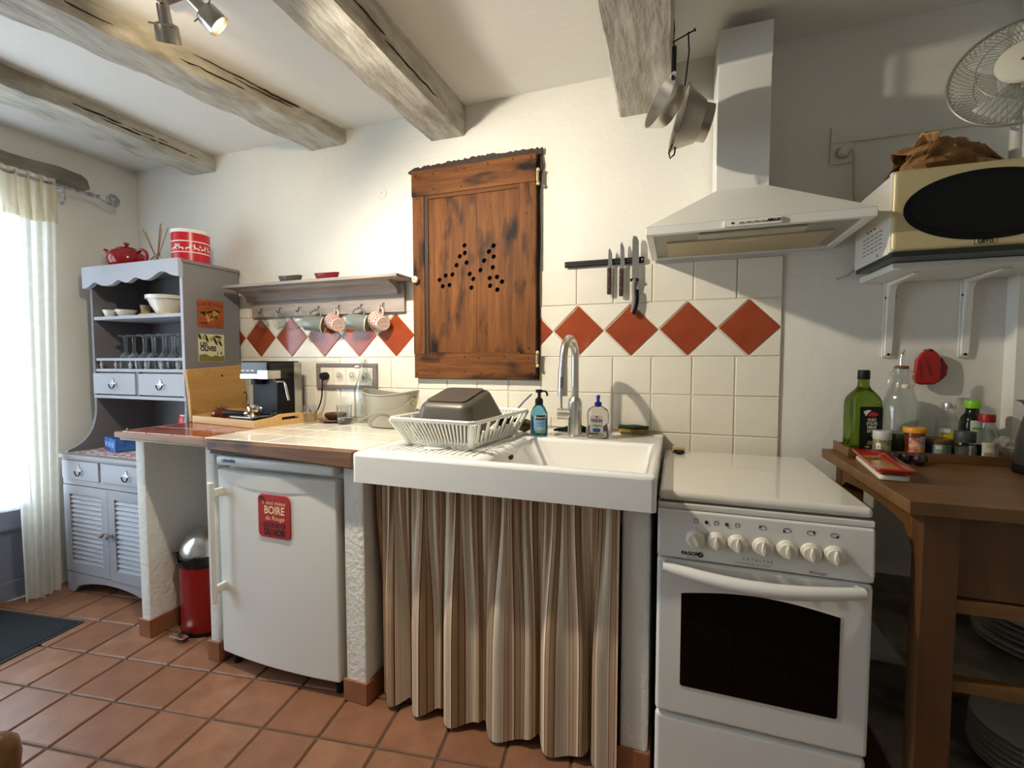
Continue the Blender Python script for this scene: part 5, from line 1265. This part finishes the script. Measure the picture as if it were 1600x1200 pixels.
gs = thing('scouring_cloth', (.165, -.070, ST+.001), 'dark green scouring cloth lying behind the faucet', 'cloth')
M().grid(lambda u, v: Vector((-.085+.18*u, -.035+.05*v, .010+.022*math.sin(PI*u)**2*math.sin(PI*v) + .018*(u > .75)*math.sin(PI*v)+.004*math.sin(13*u)*math.sin(7*v))), 18, 8).build('cloth', mat('scour_green2', rgb(34, 46, 30), .95, bump=(90, .8)), gs, solid=.006)
ss_ = thing('steel_wool', (-.048, -.105, ST+.001), 'clump of brownish wet sponge beside the dish rack', 'sponge')
b = bmesh.new(); bmesh.ops.create_icosphere(b, subdivisions=3, radius=1)
rr = random.Random(2)
for v in b.verts:
    n_ = v.co.normalized(); k = 1 + .18*math.sin(7*n_.x+2)*math.sin(9*n_.y)+rr.uniform(-.07, .07); v.co = Vector((.036*n_.x*k, .024*n_.y*k, .026 + .026*n_.z*k))
M().bm(b).build('clump', mat('wet_sponge', rgb(96, 84, 40), .9, var=(40, rgb(58, 50, 26), .2)), ss_)
# ================================================================ MICROWAVE SHELF
ws = thing('bracket_shelf', (1.36, -.12, 1.447), 'white wall shelf on two steel brackets under the microwave', 'shelf')
M().rbox(1.132, 1.74, -.252, -.0515, 1.447, 1.467, .002).box(1.132, 1.525, -.0515, .004, 1.447, 1.467).build('board', PLASTW, ws, world=True)
for x in (1.218, 1.423):
    br = M().prism([(-.001, 1.200), (-.006, 1.200), (-.018, 1.415), (-.030, 1.432), (-.190, 1.441), (-.190, 1.4465), (-.001, 1.4465)], x-.011, x+.011, 'yz').build('bracket', PLASTW, ws, world=True, bevel=.003)
    M().box(x-.016, x+.016, -.003, .0045, 1.195, 1.4465).build('bracket_flange', PLASTW, br, world=True)
    for dx, z in ((-.011, 1.395), (.013, 1.400), (0, 1.204)): M().cyl((x+dx, -.005 if z > 1.3 else -.009, z), (x+dx, -.001, z), .0042, n=12).build('screw', NAIL, br, world=True)

# ---------------------------------------------------------------- microwave
mw = thing('microwave', (1.33, -.19, 1.4675), 'cream microwave oven with an oval black window on the wall shelf', 'microwave')
MX0, MX1, MY0 = 1.094, 1.556, -.345
CRM_MW = mat('champagne_front', rgb(196, 180, 134), .38, .15, bump=(400, .03)); WMW = mat('microwave_white', rgb(214, 210, 200), .4)
M().rbox(MX0+.002, MX1-.002, -.318, -.056, 1.480, 1.698, .006).build('cabinet', WMW, mw, world=True)
M().rbox(MX0+.004, MX1-.004, MY0+.004, -.07, 1.4678, 1.4815, .002).build('base_strip', mat('dark_green_base', rgb(30, 36, 32), .4), mw, world=True)
M().rbox(MX0, MX1, MY0, -.319, 1.4815, 1.702, .012, 4).build('front_frame', CRM_MW, mw, world=True)
M().rbox(MX0-.0012, MX0+.014, -.3385, -.3185, 1.4815, 1.701, .004).build('front_edge', WMW, mw, world=True)
oc = (1.298, 1.590)
M().prism(circle(oc[0], oc[1], .180, 64, .0905), MY0-.0025, MY0+.002).build('window_bezel', BLACKG, mw, world=True, bevel=.001)
M().prism(circle(oc[0], oc[1], .166, 64, .074), MY0-.0040, MY0-.002).build('door_window', mat('smoked_glass', rgb(7, 7, 6), .1, spec=.3), mw, world=True)
bd_ = M().prism(rrect(1.274, 1.320, 1.4875, 1.5015, .003), MY0-.001, MY0+.001).build('badge', BLACKM, mw, world=True)
M().prism(rrect(1.2752, 1.3188, 1.4887, 1.5003, .002), MY0-.0014, MY0-.0008).build('badge_face', CRM_MW, bd_, world=True)
text('LISTO', .0125, KPRINT, bd_, (1.297, MY0-.0018, 1.4946), bold=.0008)
for z in (1.545, 1.635): M().lathe([(0, .018), (.016, .017), (.018, 0)], (1.525, MY0, z), 24, mtx=Matrix.Rotation(PI/2, 4, 'X')).build('knob', WMW, mw, world=True)
VN = mat('vent_dark', rgb(84, 80, 72), .6)
for j in range(5):
    for i in range(5): M().rbox(MX0+.0005, MX0+.003, -.275+.030*i, -.275+.030*i+.020, 1.510+.012*j, 1.5125+.012*j, .0008, 1).build('vent_slot', VN, mw, world=True)
for y in (-.225, -.20, -.175): M().rbox(MX0+.0003, MX0+.0035, y, y+.012, 1.575, 1.580, .001, 1).build('rust_spot', mat('rust', rgb(130, 60, 24), .8), mw, world=True)
M().cyl((MX0+.003, -.252, 1.492), (MX0-.001, -.252, 1.492), .0045, n=12).build('screw', CHROME, mw, world=True)

# wall socket with cable behind the hood
ws2 = socket('wall_socket', 1.066, 1.893, .005, 'cream wall socket with a white plug beside the paper bag', .070)
pl2 = thing('white_plug', (1.068, -.02, 1.893), 'white plug with a cable running down behind the microwave', 'plug')
M().lathe([(0, .034), (.010, .033), (.0165, .028), (.018, .004), (0, .003)], (1.068, -.006, 1.893), 22, mtx=Matrix.Rotation(PI/2, 4, 'X')).build('plug_body', PLASTW, pl2, world=True)
M().tube(smoothpts([(1.072, -.034, 1.893), (1.088, -.040, 1.878), (1.094, -.026, 1.82), (1.100, -.018, 1.74), (1.115, -.014, 1.66), (1.120, -.012, 1.57), (1.105, -.012, 1.49), (1.06, -.012, 1.465)], 6), .0036, 8).build('cable', mat('cream_cable', rgb(196, 180, 146), .5), pl2, world=True)
ct = thing('cable_trunking', (1.3, .0, 1.915), 'thin white cable trunking along the wall above the microwave', 'trunking')
M().rbox(1.032, 1.036, -.004, .0055, 1.925, 1.985, .001, 1).box(1.032, 1.525, -.006, .0055, 1.928, 1.937).build('trunk', CREAM, ct, world=True)

# paper bag
pbg = thing('paper_bag', (1.240, -.235, 1.6990), 'crumpled brown paper bag lying on top of the microwave', 'paper bag', rz=R(4))
rr = random.Random(9)
def bagshape(u, v):
    a = 2*PI*u; t = v
    x = -.105 + .225*t
    h = .100*(math.sin(PI*(.25+.62*t))**.7); w_ = .062*(.85+.3*math.sin(PI*t))
    if t > .85: h *= 1 - (t-.85)*3.6; w_ *= 1 + (t-.85)*1.2
    k = 1 + .13*math.sin(5*a+9*t) + .10*math.sin(9*a-17*t+1) + rr.uniform(-.07, .07)
    z = h*.5*(1+math.sin(a)*k)
    return Vector((x + .012*math.sin(3*a+4*t), w_*math.cos(a)*k, max(.001, z)))
m = M().grid(bagshape, 30, 18)
for j in range(19): m.v[j*31+30] = m.v[j*31].copy()
m.add([m.v[18*31+i] for i in range(30)], [tuple(range(30))])
m.build('bag_body', PAPERB, pbg, smooth=18, solid=.0008)
def mouth(u, v):
    a = 2*PI*u; r = .034 + .022*v; k = 1 + .16*math.sin(4*a+2) + .10*math.sin(9*a) + rr.uniform(-.06, .06)
    return Vector((-.100 + .030*v + .06*(1-v) , -.020 + r*math.cos(a)*k*1.25 - .03*v, 0.074 + r*math.sin(a)*k*.62))
m = M().grid(mouth, 28, 5)
for j in range(6): m.v[j*29+28] = m.v[j*29].copy()
m.build('bag_mouth', mat('brown_paper_light', rgb(168, 130, 80), .8, bump=(40, .3)), pbg, smooth=18, solid=.0008)

# ---------------------------------------------------------------- fan
fn = thing('desk_fan', (1.425, -.20, 1.699), 'white desk fan with a round wire guard on the microwave', 'fan', rz=R(-22))
FW = mat('fan_white', rgb(222, 220, 212), .4)
M().rbox(-.075, .085, -.075, .075, .0, .022, .010, 3).build('base', FW, fn)
M().cyl((0, .035, .02), (0, .035, .25), .014, .012, 16).build('neck', FW, fn)
fcx = Vector((0, -.02, .268)); tilt = Matrix.Rotation(R(-10), 4, 'X'); tilt.translation = fcx
M().lathe([(0, .0), (.042, 0), (.046, .02), (.040, .075), (.022, .088), (0, .09)], n=28, mtx=tilt @ Matrix.Rotation(-PI/2, 4, 'X')).build('motor', FW, fn)
GR = mat('guard_wire', rgb(150, 148, 132), .4, .3); Rg = .150
def gp_(r, a, side):
    y = -side*(.042*(1-(r/Rg)**2)**.5) if r < Rg else 0
    return tilt @ Vector((r*math.cos(a), y - .01, r*math.sin(a)))
for side, nm in ((1, 'front_guard'), (-1, 'rear_guard')):
    m = M()
    for k in range(72):
        a = 2*PI*k/72; m.tube([gp_(Rg*t, a + .35*t*side, side) for t in (.30, .5, .7, .85, .95, 1.0)], .0009, 4)
    for rr_ in (.30, .62): m.tube([gp_(Rg*rr_, 2*PI*i/40, side) for i in range(40)], .0014, 5, closed=True)
    m.build(nm, GR, fn, kind='stuff')
M().tube([gp_(Rg, 2*PI*i/56, 1) for i in range(56)], .0042, 8, closed=True).build('guard_rim', GR, fn)
M().lathe([(0, .014), (.036, .013), (.055, .006), (.058, 0), (0, 0)], n=36, mtx=tilt @ Matrix.Translation((0, -.050, 0)) @ Matrix.Rotation(PI/2, 4, 'X')).build('hub_cap', CREAM, fn)
M().add([tilt @ Vector((x, -.0648, z)) for x, z in ((-.010, -.002), (.001, -.009), (.011, .002), (0, .009))], [(0,1,2,3)]).build('printed_emblem', mat('emblem_red', rgb(150, 30, 26), .5), fn)
for k in range(3):
    def bl(u, v):
        a = 2*PI*k/3 + (-.1 + .85*u) - .25*v; r = .030 + .098*v
        return tilt @ Vector((r*math.cos(a), -.018 + .026*u, r*math.sin(a)))
    M().grid(bl, 8, 6).build('blade', mat('blade_white', rgb(196, 196, 184), .4), fn, solid=.002)

# ================================================================ RED MITT ON THE WALL
mt_ = thing('silicone_mitt', (1.322, -.004, 1.11), 'red silicone pot grips hanging from a nail under the shelf', 'pot holder')
RS = mat('red_silicone', rgb(162, 30, 24), .4)
o1 = [(1.316, 1.222), (1.327, 1.222), (1.345, 1.205), (1.352, 1.165), (1.350, 1.118), (1.338, 1.105), (1.300, 1.104), (1.283, 1.112), (1.281, 1.13), (1.285, 1.185), (1.300, 1.208)]
M().prism(o1, -.034, -.018).build('front_grip', RS, mt_, world=True, bevel=.006)
o2 = [(1.318, 1.218), (1.335, 1.205), (1.362, 1.192), (1.378, 1.165), (1.376, 1.135), (1.355, 1.110), (1.325, 1.108), (1.315, 1.15)]
M().prism(o2, -.017, -.001).build('rear_grip', mat('red_silicone_dark', rgb(140, 22, 20), .45), mt_, world=True, bevel=.006)
text('Cuisine', .020, mat('dark_red_emboss', rgb(92, 12, 12), .5), mt_, (1.320, -.0345, 1.165), (.25, 0, -1), (1, 0, .25)); text('maison', .016, MATS['dark_red_emboss'], mt_, (1.300, -.0345, 1.150), (.1, 0, -1), (1, 0, .1))
M().cyl((1.3215, -.040, 1.216), (1.3215, .004, 1.218), .0032, n=10).build('wall_nail', IRON, mt_, world=True)

# ================================================================ WOODEN TABLE
TT = .880
tb_ = thing('wooden_table', (1.37, -.36, 0), 'heavy wooden kitchen table with shelves stacked with plates', 'table')
TX0, TX1, TY0, TY1 = 1.022, 1.78, -.695, -.055
n = 7
for i in range(n):
    ya = TY0 + (TY1-TY0)*i/n; yb = TY0 + (TY1-TY0)*(i+1)/n
    M().rbox(TX0, TX1, ya+.0002, yb-.0002, .850, TT - random.uniform(0, .0004), .0015, 1).build('top_plank', TABLEW, tb_, world=True, smooth=30)
for x in (1.062, 1.69):
    for y in (-.660, -.118): M().rbox(x, x+.066, y, y+.052, 0, .850, .004).build('leg', TABLEV, tb_, world=True)
M().prism([(-.608, .850), (-.118, .850), (-.118, .770)] + [(v.x, v.y) for v in bez((-.150, .790, 0), (-.36, .815, 0), (-.56, .790, 0), 8)] + [(-.608, .740)], 1.066, 1.088, 'yz').build('side_apron', TABLEW, tb_, world=True)
M().rbox(1.128, 1.69, -.648, -.626, .665, .848, .002).build('front_drawer', TABLEV, tb_, world=True)
M().rbox(1.128, 1.69, -.655, -.62, .630, .660, .002).build('front_rail', TABLEW, tb_, world=True)
for z in (.452, .150):
    M().rbox(1.128, 1.69, -.655, -.625, z, z+.026, .002).build('shelf_rail', TABLEW, tb_, world=True)
    M().rbox(1.066, 1.752, -.640, -.075, z+.010, z+.024, .002).build('shelf_board', mat('grey_shelf', rgb(96, 88, 72), .7, var=(6, rgb(150, 142, 122), .12)), tb_, world=True)
PLT = mat('plate_glaze', rgb(206, 204, 194), .2, coat=.3)
proto = None; k = 0
for zb, cnt, grp in ((.4765, 6, 'upper'), (.1745, 7, 'lower')):
    for i in range(cnt):
        if proto is None:
            o = thing('dinner_plate', (0, 0, 0), '', 'plate'); M().lathe([(0, .001), (.075, 0), (.080, .003), (.125, .016), (.130, .019), (.124, .019), (.080, .007), (0, .004)], n=44).build('plate_body', PLT, o); proto = o; c = o
        else: c = copy_tree(proto, (0, 0, 0))
        c.location = (1.40 + random.uniform(-.003, .003), -.45 + random.uniform(-.003, .003), zb + i*.0150)
        c['group'] = 'plates stacked on the %s table shelf' % grp
        pos = 'topmost' if i == cnt-1 else 'bottom' if i == 0 else ['', 'second', 'third', 'fourth', 'fifth', 'sixth', 'seventh'][i] + ' from the bottom'
        c['label'] = 'white dinner plate, %s of the stack on the %s table shelf' % (pos, grp)

# tray along the wall on the table
tr = thing('spice_tray', (1.36, -.11, TT), 'long low wooden tray holding oil bottles and spice jars', 'tray')
M().rbox(1.062, 1.62, -.195, -.058, TT+.0005, TT+.008, .001).build('tray_base', TABLEW, tr, world=True)
M().rbox(1.062, 1.62, -.203, -.195, TT+.0005, TT+.026, .001).build('tray_side', TABLEW, tr, world=True); M().rbox(1.062, 1.62, -.063, -.056, TT+.0005, TT+.026, .001).build('tray_side', TABLEW, tr, world=True)
M().rbox(1.054, 1.062, -.203, -.056, TT+.0005, TT+.030, .001).build('tray_end', TABLEW, tr, world=True); M().rbox(1.62, 1.628, -.203, -.056, TT+.0005, TT+.030, .001).build('tray_end', TABLEW, tr, world=True)
TZ = TT + .0085
# olive oil
ol = thing('olive_oil_bottle', (1.117, -.113, TZ), 'tall green olive oil bottle with a black label and cap', 'bottle', rz=R(14))
OG = mat('green_bottle', rgb(120, 148, 24), .05, trans=.9, ior=1.42)
m = M(); lv_ = [(0, .040, .031, 5), (.003, .045, .036, 5), (.150, .045, .036, 5), (.166, .0445, .0355, 4.5), (.180, .040, .032, 3.5), (.193, .031, .026, 2.6), (.203, .022, .020, 2.2), (.212, .0165, .0165, 2), (.248, .0145, .0145, 2)]
for z_, a_, b_, e_ in lv_:
    for i in range(40):
        t_ = 2*PI*i/40; c_, s_ = math.cos(t_), math.sin(t_)
        m.v.append(Vector((a_*math.copysign(abs(c_)**(2/e_), c_), b_*math.copysign(abs(s_)**(2/e_), s_), z_)))
for j in range(len(lv_)-1):
    for i in range(40): m.f.append((j*40+i, j*40+(i+1)%40, (j+1)*40+(i+1)%40, (j+1)*40+i))
m.f += [tuple(range(39, -1, -1)), tuple(range((len(lv_)-1)*40, len(lv_)*40))]
m.build('bottle_body', OG, ol, smooth=60)
M().lathe([(.0165, .234), (.0170, .236), (.0165, .262), (.0155, .264), (0, .264)], n=28).build('cap', BLACK, ol)
M().prism(rrect(-.030, .038, .012, .148, .003), -.0372, -.0362).build('label', BLACKM, ol)
text('HUILE', .0135, WPRINT, ol, (.006, -.0376, .106), bold=.0003, squash=.7, world=False); text("D'OLIVE", .0125, WPRINT, ol, (.006, -.0376, .094), bold=.0003, squash=.7, world=False)
text('VIERGE', .0125, WPRINT, ol, (.006, -.0376, .082), bold=.0003, squash=.7, world=False); text('EXTRA', .0125, WPRINT, ol, (.006, -.0376, .070), bold=.0003, squash=.7, world=False)
text('ORIGINE', .007, WPRINT, ol, (.006, -.0376, .036), squash=.8, world=False); text('ESPAGNE', .007, WPRINT, ol, (.006, -.0376, .029), squash=.8, world=False)
M().prism([(-.006, .126), (.010, .132), (.022, .128), (.026, .122), (.012, .116), (-.004, .118)], -.0376, -.0371).build('printed_emblem', mat('emblem_red2', rgb(190, 40, 34), .5), ol)
M().prism([(-.020, .133), (-.006, .138), (.004, .136), (-.006, .128), (-.012, .118)], -.0375, -.0371).build('printed_swirl', WPRINT, ol)
for dx, dz, rx, rz_ in ((.010, .058, .006, .005), (.020, .050, .008, .006)): M().prism(circle(dx, dz, rx, 14, rz_), -.0376, -.0371).build('printed_olive', mat('olive_print', rgb(120, 124, 60), .5), ol)
for i, c in enumerate((rgb(40, 130, 70), rgb(240, 200, 40), rgb(230, 110, 40))): M().box(-.014+.006*i, -.009+.006*i, -.0376, -.0371, .017, .0225).build('printed_score', mat('score_%d' % i, c, .5), ol)
# swing-top oil bottle
sw3 = thing('oil_carafe', (1.216, -.113, TZ), 'clear swing-top bottle with a steel pourer and a little green oil', 'bottle')
M().lathe([(0, 0), (.044, 0), (.048, .006), (.048, .140), (.045, .160), (.032, .200), (.021, .230), (.018, .262), (.021, .264), (.021, .272), (.015, .272), (.018, .230), (.029, .198), (.042, .158), (.045, .14), (.045, .008), (0, .006)], n=40).build('bottle_body', PGLASS, sw3)
M().lathe([(0, .0065), (.044, .0085), (.0445, .066), (0, .066)], n=40).build('oil', mat('olive_oil', rgb(86, 92, 10), .05, trans=.6, ior=1.4), sw3)
M().lathe([(.017, .268), (.0185, .270), (.0185, .276), (.013, .279), (0, .279)], n=20).build('cork', mat('cork', rgb(120, 78, 44), .8), sw3)
M().tube(smoothpts([(0, 0, .278), (0, 0, .300), (.003, 0, .315), (.008, 0, .328)], 4), [.0065]*8 + [.0055, .005, .0045, .004, .0036], 10).build('pourer', CHROME, sw3)
for s in (-1, 1): M().tube(smoothpts([(s*.020, 0, .262), (s*.030, -.004, .256), (s*.026, -.004, .240), (s*.034, -.004, .228), (s*.028, -.006, .208)], 4), .0014, 6).build('wire_bail', STEEL, sw3)
M().lathe([(0, .0), (.009, .001), (.0115, .008), (.009, .014), (0, .016)], (.004, -.022, .206), 16).build('stopper', MATS['porcelain'], sw3)
def jar(name, x, y, r, h, caph, body, cap, label, cat='jar', neck=.9, capr=None):
    o = thing(name, (x, y, TZ), label, cat); hb = h - caph; capr = capr or r*neck
    M().lathe([(0, 0), (r*.94, 0), (r, .003), (r, hb*.86), (r*neck*.92, hb), (0, hb)], n=30).build('jar_body', body, o)
    M().lathe([(capr*.97, hb-.002), (capr, hb), (capr, h-.002), (capr*.95, h), (0, h)], n=30).build('lid', cap, o)
    return o
j1 = jar('herb_jar', 1.152, -.171, .024, .076, .024, mat('herb_green', rgb(96, 100, 62), .1, var=(60, rgb(150, 140, 96), .15)), mat('frosted_lid', rgb(196, 196, 186), .4), 'small jar of green herbs with a frosted white lid', neck=1.0)
curved_label(j1, .0243, .002, .040, -.95, -.45, WPRINT); curved_label(j1, .0243, .012, .034, .05, .75, mat('herb_label', rgb(150, 160, 130), .5))
for i in range(6): curved_label(j1, .0245, .006+.0045*i, .0078+.0045*i, -.88, -.55, KPRINT, 'barcode_line')
ORG = mat('orange_lid', rgb(226, 150, 36), .4)
j2 = jar('paprika_jar', 1.236, -.167, .0255, .090, .014, mat('paprika', rgb(120, 58, 30), .12, var=(40, rgb(80, 36, 20), .2)), ORG, 'paprika spice jar with a yellow-orange lid', neck=.98, capr=.029)
curved_label(j2, .0259, .014, .060, -.9, .15, mat('paprika_photo', rgb(170, 84, 56), .5, var=(50, rgb(226, 170, 140), .1))); curved_label(j2, .0261, .014, .032, .15, .85, ORG); curved_label(j2, .0261, .032, .066, .15, .85, mat('grey_label', rgb(170, 172, 176), .5))
ctext(j2, 'PAPRIKA', .0075, .0264, .046, .5, KPRINT)
j3 = thing('round_tin', (1.298, -.140, TZ), 'low round tin with a landscape label and brown lid', 'tin')
M().lathe([(0, 0), (.039, 0), (.040, .002), (.040, .046), (0, .046)], n=40).build('tin_body', mat('tin_navy', rgb(52, 60, 66), .3), j3); M().lathe([(.041, .044), (.042, .046), (.042, .055), (.040, .057), (0, .057)], n=40).build('lid', mat('brown_lid', rgb(120, 84, 48), .4), j3)
curved_label(j3, .0404, .004, .042, -.55, .75, mat('landscape_label', rgb(150, 176, 184), .5, var=(30, rgb(110, 138, 110), .1)))
M().grid(lambda u, v: Vector((.0407*math.sin(-.35+.35*u), -.0407*math.cos(-.35+.35*u), .028+.010*v)), 6, 1).build('label_sun', mat('sun_print', rgb(226, 216, 160), .5), j3)
j4 = thing('vinegar_bottle', (1.350, -.090, TZ), 'clear square bottle with silver cap and yellow lemon label', 'bottle', rz=R(-10))
m = M().rbox(-.026, .026, -.026, .026, 0, .115, .008, 3); m.build('bottle_body', PGLASS, j4); M().lathe([(.023, .112), (.020, .120), (.0155, .124), (.0155, .150), (0, .150)], n=28).build('neck', PGLASS, j4)
M().lathe([(.0175, .146), (.0178, .148), (.0175, .160), (.0165, .162), (0, .162)], n=28).build('cap', STEEL, j4)
YL = mat('lemon_label', rgb(214, 196, 40), .5); M().prism(rrect(-.0265, .0265, .030, .070, .002), -.0272, -.0262).build('label', YL, j4); M().prism(rrect(-.026, .0, .066, .084, .002), -.0272, -.0262).build('label', WPRINT, j4); M().prism(circle(.012, .070, .013, 18, .010), -.0275, -.0266).build('printed_lemon', mat('lemon_print', rgb(196, 184, 20), .5), j4)
j5 = thing('green_cap_bottle', (1.408, -.092, TZ), 'dark oil bottle with a lime green cap and pale label', 'bottle')
DK = mat('dark_bottle', rgb(20, 26, 14), .08); M().lathe([(0, 0), (.028, 0), (.030, .004), (.030, .100), (.026, .120), (.017, .134), (.0155, .155), (0, .155)], n=32).build('bottle_body', DK, j5)
M().lathe([(.0185, .148), (.019, .150), (.019, .170), (.0175, .172), (0, .172)], n=28).build('cap', mat('lime_cap', rgb(130, 190, 24), .4), j5)
curved_label(j5, .0304, .040, .112, -.55, .9, mat('pale_label2', rgb(196, 200, 188), .5)); curved_label(j5, .0307, .084, .092, -.4, .8, mat('green_print', rgb(110, 160, 70), .5), 'label_band')
j6 = jar('grinder_jar', 1.354, -.174, .024, .085, .030, PGLASS, mat('dark_grey_lid', rgb(58, 60, 58), .5), 'spice jar with a dark grey grinder lid and barcode', neck=1.05)
M().lathe([(0, .003), (.0215, .003), (.0215, .040), (0, .040)], n=24).build('spice', mat('grey_spice', rgb(100, 92, 74), .8, var=(80, rgb(60, 54, 42), .2)), j6); curved_label(j6, .0244, .004, .046, .0, .75, mat('grey_label2', rgb(188, 190, 184), .5))
for i in range(7): curved_label(j6, .0246, .008+.0045*i, .0098+.0045*i, .15, .6, KPRINT, 'barcode_line')
j7 = thing('sauce_bottle', (1.407, -.167, TZ), 'clear sauce bottle with a dark red cap and paper label', 'bottle')
M().lathe([(0, 0), (.025, 0), (.027, .004), (.027, .060), (.022, .080), (.017, .098), (.016, .118), (0, .118)], n=32).build('bottle_body', PGLASS, j7); M().lathe([(.018, .114), (.0185, .116), (.0185, .134), (.017, .137), (0, .137)], n=28).build('cap', mat('dark_red_cap', rgb(150, 24, 22), .4), j7)
curved_label(j7, .0274, .004, .056, -.75, .85, mat('paper_label', rgb(206, 196, 172), .6))
for i in range(6): curved_label(j7, .0277, .010+.003*i, .0115+.003*i, -.55, .1, KPRINT, 'barcode_line')
for i in range(2): curved_label(j7, .0277, .042+.006*i, .0435+.006*i, -.4, .7, mat('label_grey_text', rgb(120, 110, 96), .6), 'label_line')
bgp = thing('plastic_bag', (1.476, -.118, TZ), 'crumpled clear plastic bag between the sauce bottle and kettle', 'bag')
b = bmesh.new(); bmesh.ops.create_icosphere(b, subdivisions=3, radius=1); rr = random.Random(4)
for v in b.verts: n_ = v.co.normalized(); k_ = 1+rr.uniform(-.16, .16); v.co = Vector((.030*n_.x*k_, .030*n_.y*k_, .036+.030*n_.z*k_))
M().bm(b).build('bag_film', mat('clear_film', rgb(216, 212, 200), .2, trans=.5, ior=1.1), bgp, smooth=15)
# kettle at the frame edge
kt = thing('kettle', (1.488, -.295, TT), 'dark grey electric kettle on a black base at the table end', 'kettle', rz=R(150))
M().lathe([(0, 0), (.078, 0), (.080, .006), (.078, .022), (0, .022)], n=36).build('power_base', BLACK, kt)
KG = mat('kettle_grey', rgb(96, 92, 84), .3, .7)
M().lathe([(0, .023), (.074, .023), (.076, .03), (.073, .09), (.062, .15), (.052, .190), (.050, .195), (0, .198)], n=40).build('body', KG, kt)
M().lathe([(.050, .195), (.046, .205), (.02, .210), (.012, .222), (0, .222)], n=32).build('lid', BLACK, kt)
M().prism([(.040, .150), (.066, .190), (.078, .196), (.040, .196)], -.014, .014).build('spout', KG, kt)
M().tube(smoothpts([(-.050, 0, .19), (-.095, 0, .185), (-.105, 0, .12), (-.078, 0, .05)], 5), .011, 10).build('handle', BLACK, kt)
# spoon rest and plums on the table
sr = thing('spoon_rest', (1.080, -.372, TT+.0006), 'red and yellow rectangular ceramic dish on the table corner', 'dish', rz=R(-7))
def dishm(w, d, z0, z1, ins): return [(-w, -d, z0), (w, -d, z0), (w, d, z0), (-w, d, z0)]
RD = mat('red_rim_glaze', rgb(158, 26, 22), .15, coat=.5); YD = mat('yellow_glaze', rgb(206, 150, 60), .2, coat=.4, var=(30, rgb(160, 96, 36), .2, (1, 6, 1))); WD = mat('dish_white', rgb(214, 206, 186), .25)
sr.scale = (.9, .95, 1.6)
M().prism(rrect(-.036, .036, -.145, .145, .012), 0, .008, 'xy').build('dish_foot', WD, sr, bevel=.003)
def frame(wi, di, wo, do, zi, zo, m): 
    a = rrect(-wi, wi, -di, di, .010); c = rrect(-wo, wo, -do, do, .014); n_ = len(a)
    m.add([(x, y, zi) for x, y in a] + [(x, y, zo) for x, y in c], [(i, (i+1)%n_, n_+(i+1)%n_, n_+i) for i in range(n_)]); return m
frame(.030, .135, .046, .160, .010, .0185, M()).build('red_rim', RD, sr, solid=.004)
M().prism(rrect(-.031, .031, -.136, .136, .010), .008, .0112, 'xy').build('yellow_well', YD, sr)
for a in ((0, .07, .5), (.006, .085, -.4), (-.008, .060, .2), (.012, .055, -.2)):
    c_, s_ = math.cos(a[2]), math.sin(a[2]); M().add([(a[0]+x*c_-y*s_, a[1]+x*s_+y*c_, .0116) for x, y in ((-.024, 0), (0, .004), (.024, 0), (0, -.004))], [(0,1,2,3)]).build('painted_leaf', LEAF, sr)
PLUM = mat('plum_skin', rgb(44, 18, 26), .22, coat=.3)
for x, y, lab in ((1.162, -.236, 'dark plum nearest the tray, left of the row'), (1.186, -.250, 'dark plum in the middle of the row beside the red dish'), (1.205, -.276, 'dark plum in front at the end of the row'), (1.224, -.240, 'dark plum behind, closest to the spice tray')):
    o = thing('plum', (x, y, TT), lab, 'plum', group='dark plums on the table')
    M().lathe([(0, .0), (.009, .002), (.0158, .010), (.0165, .017), (.013, .027), (.006, .031), (0, .030)], n=20).build('fruit', PLUM, o)

# ================================================================ DOORMAT AND CHAIR
dm = thing('doormat', (-2.25, -1.2, 0), 'dark charcoal rubber-edged mat on the floor by the door', 'doormat', rz=R(8))
MT = mat('mat_pile', rgb(34, 38, 40), .95, bump=(220, .6)); ME = mat('mat_edge', rgb(40, 46, 52), .6)
def mp(u, v): return Vector((u, v, 0))
dm.location = (-1.965, -.632, .001)
M().rbox(-.62, -.012, -.60, -.012, .0, .007, .002).build('pile', MT, dm); M().box(-.632, .0, -.012, .0, 0, .004).box(-.012, .0, -.612, -.012, 0, .004).box(-.632, -.012, -.612, -.600, 0, .004).box(-.632, -.62, -.600, -.012, 0, .004).build('rubber_edge', ME, dm)
ch = thing('wooden_chair', (-.40, -1.80, 0), 'wooden chair with a rounded back post at the picture corner', 'chair')
CW = wood('chair_wood', rgb(150, 104, 56), rgb(116, 74, 36), None, stretch=(30, 30, 4), rough=.35, coat=.2)
for y in (-1.632, -2.03):
    M().tube([(-.190, y, 0), (-.200, y, .45), (-.186, y, .70), (-.182, y, .730), (-.181, y, .745), (-.180, y, .753), (-.180, y, .757)], [.018, .020, .021, .022, .020, .013, .004], 18).build('back_post', CW, ch, world=True)
    M().tube([(-.60, y, 0), (-.60, y, .44)], [.016, .020], 12).build('leg', CW, ch, world=True)
M().rbox(-.63, -.20, -2.06, -1.605, .435, .465, .012, 3).build('seat', CW, ch, world=True)
for z in (.60, .69): M().rbox(-.214, -.196, -2.03, -1.632, z, z+.035, .004).build('back_slat', CW, ch, world=True)
for x in (-.60, -.21): M().tube([(x, -2.03, .2), (x, -1.632, .2)], .010, 8).build('stretcher', CW, ch, world=True)
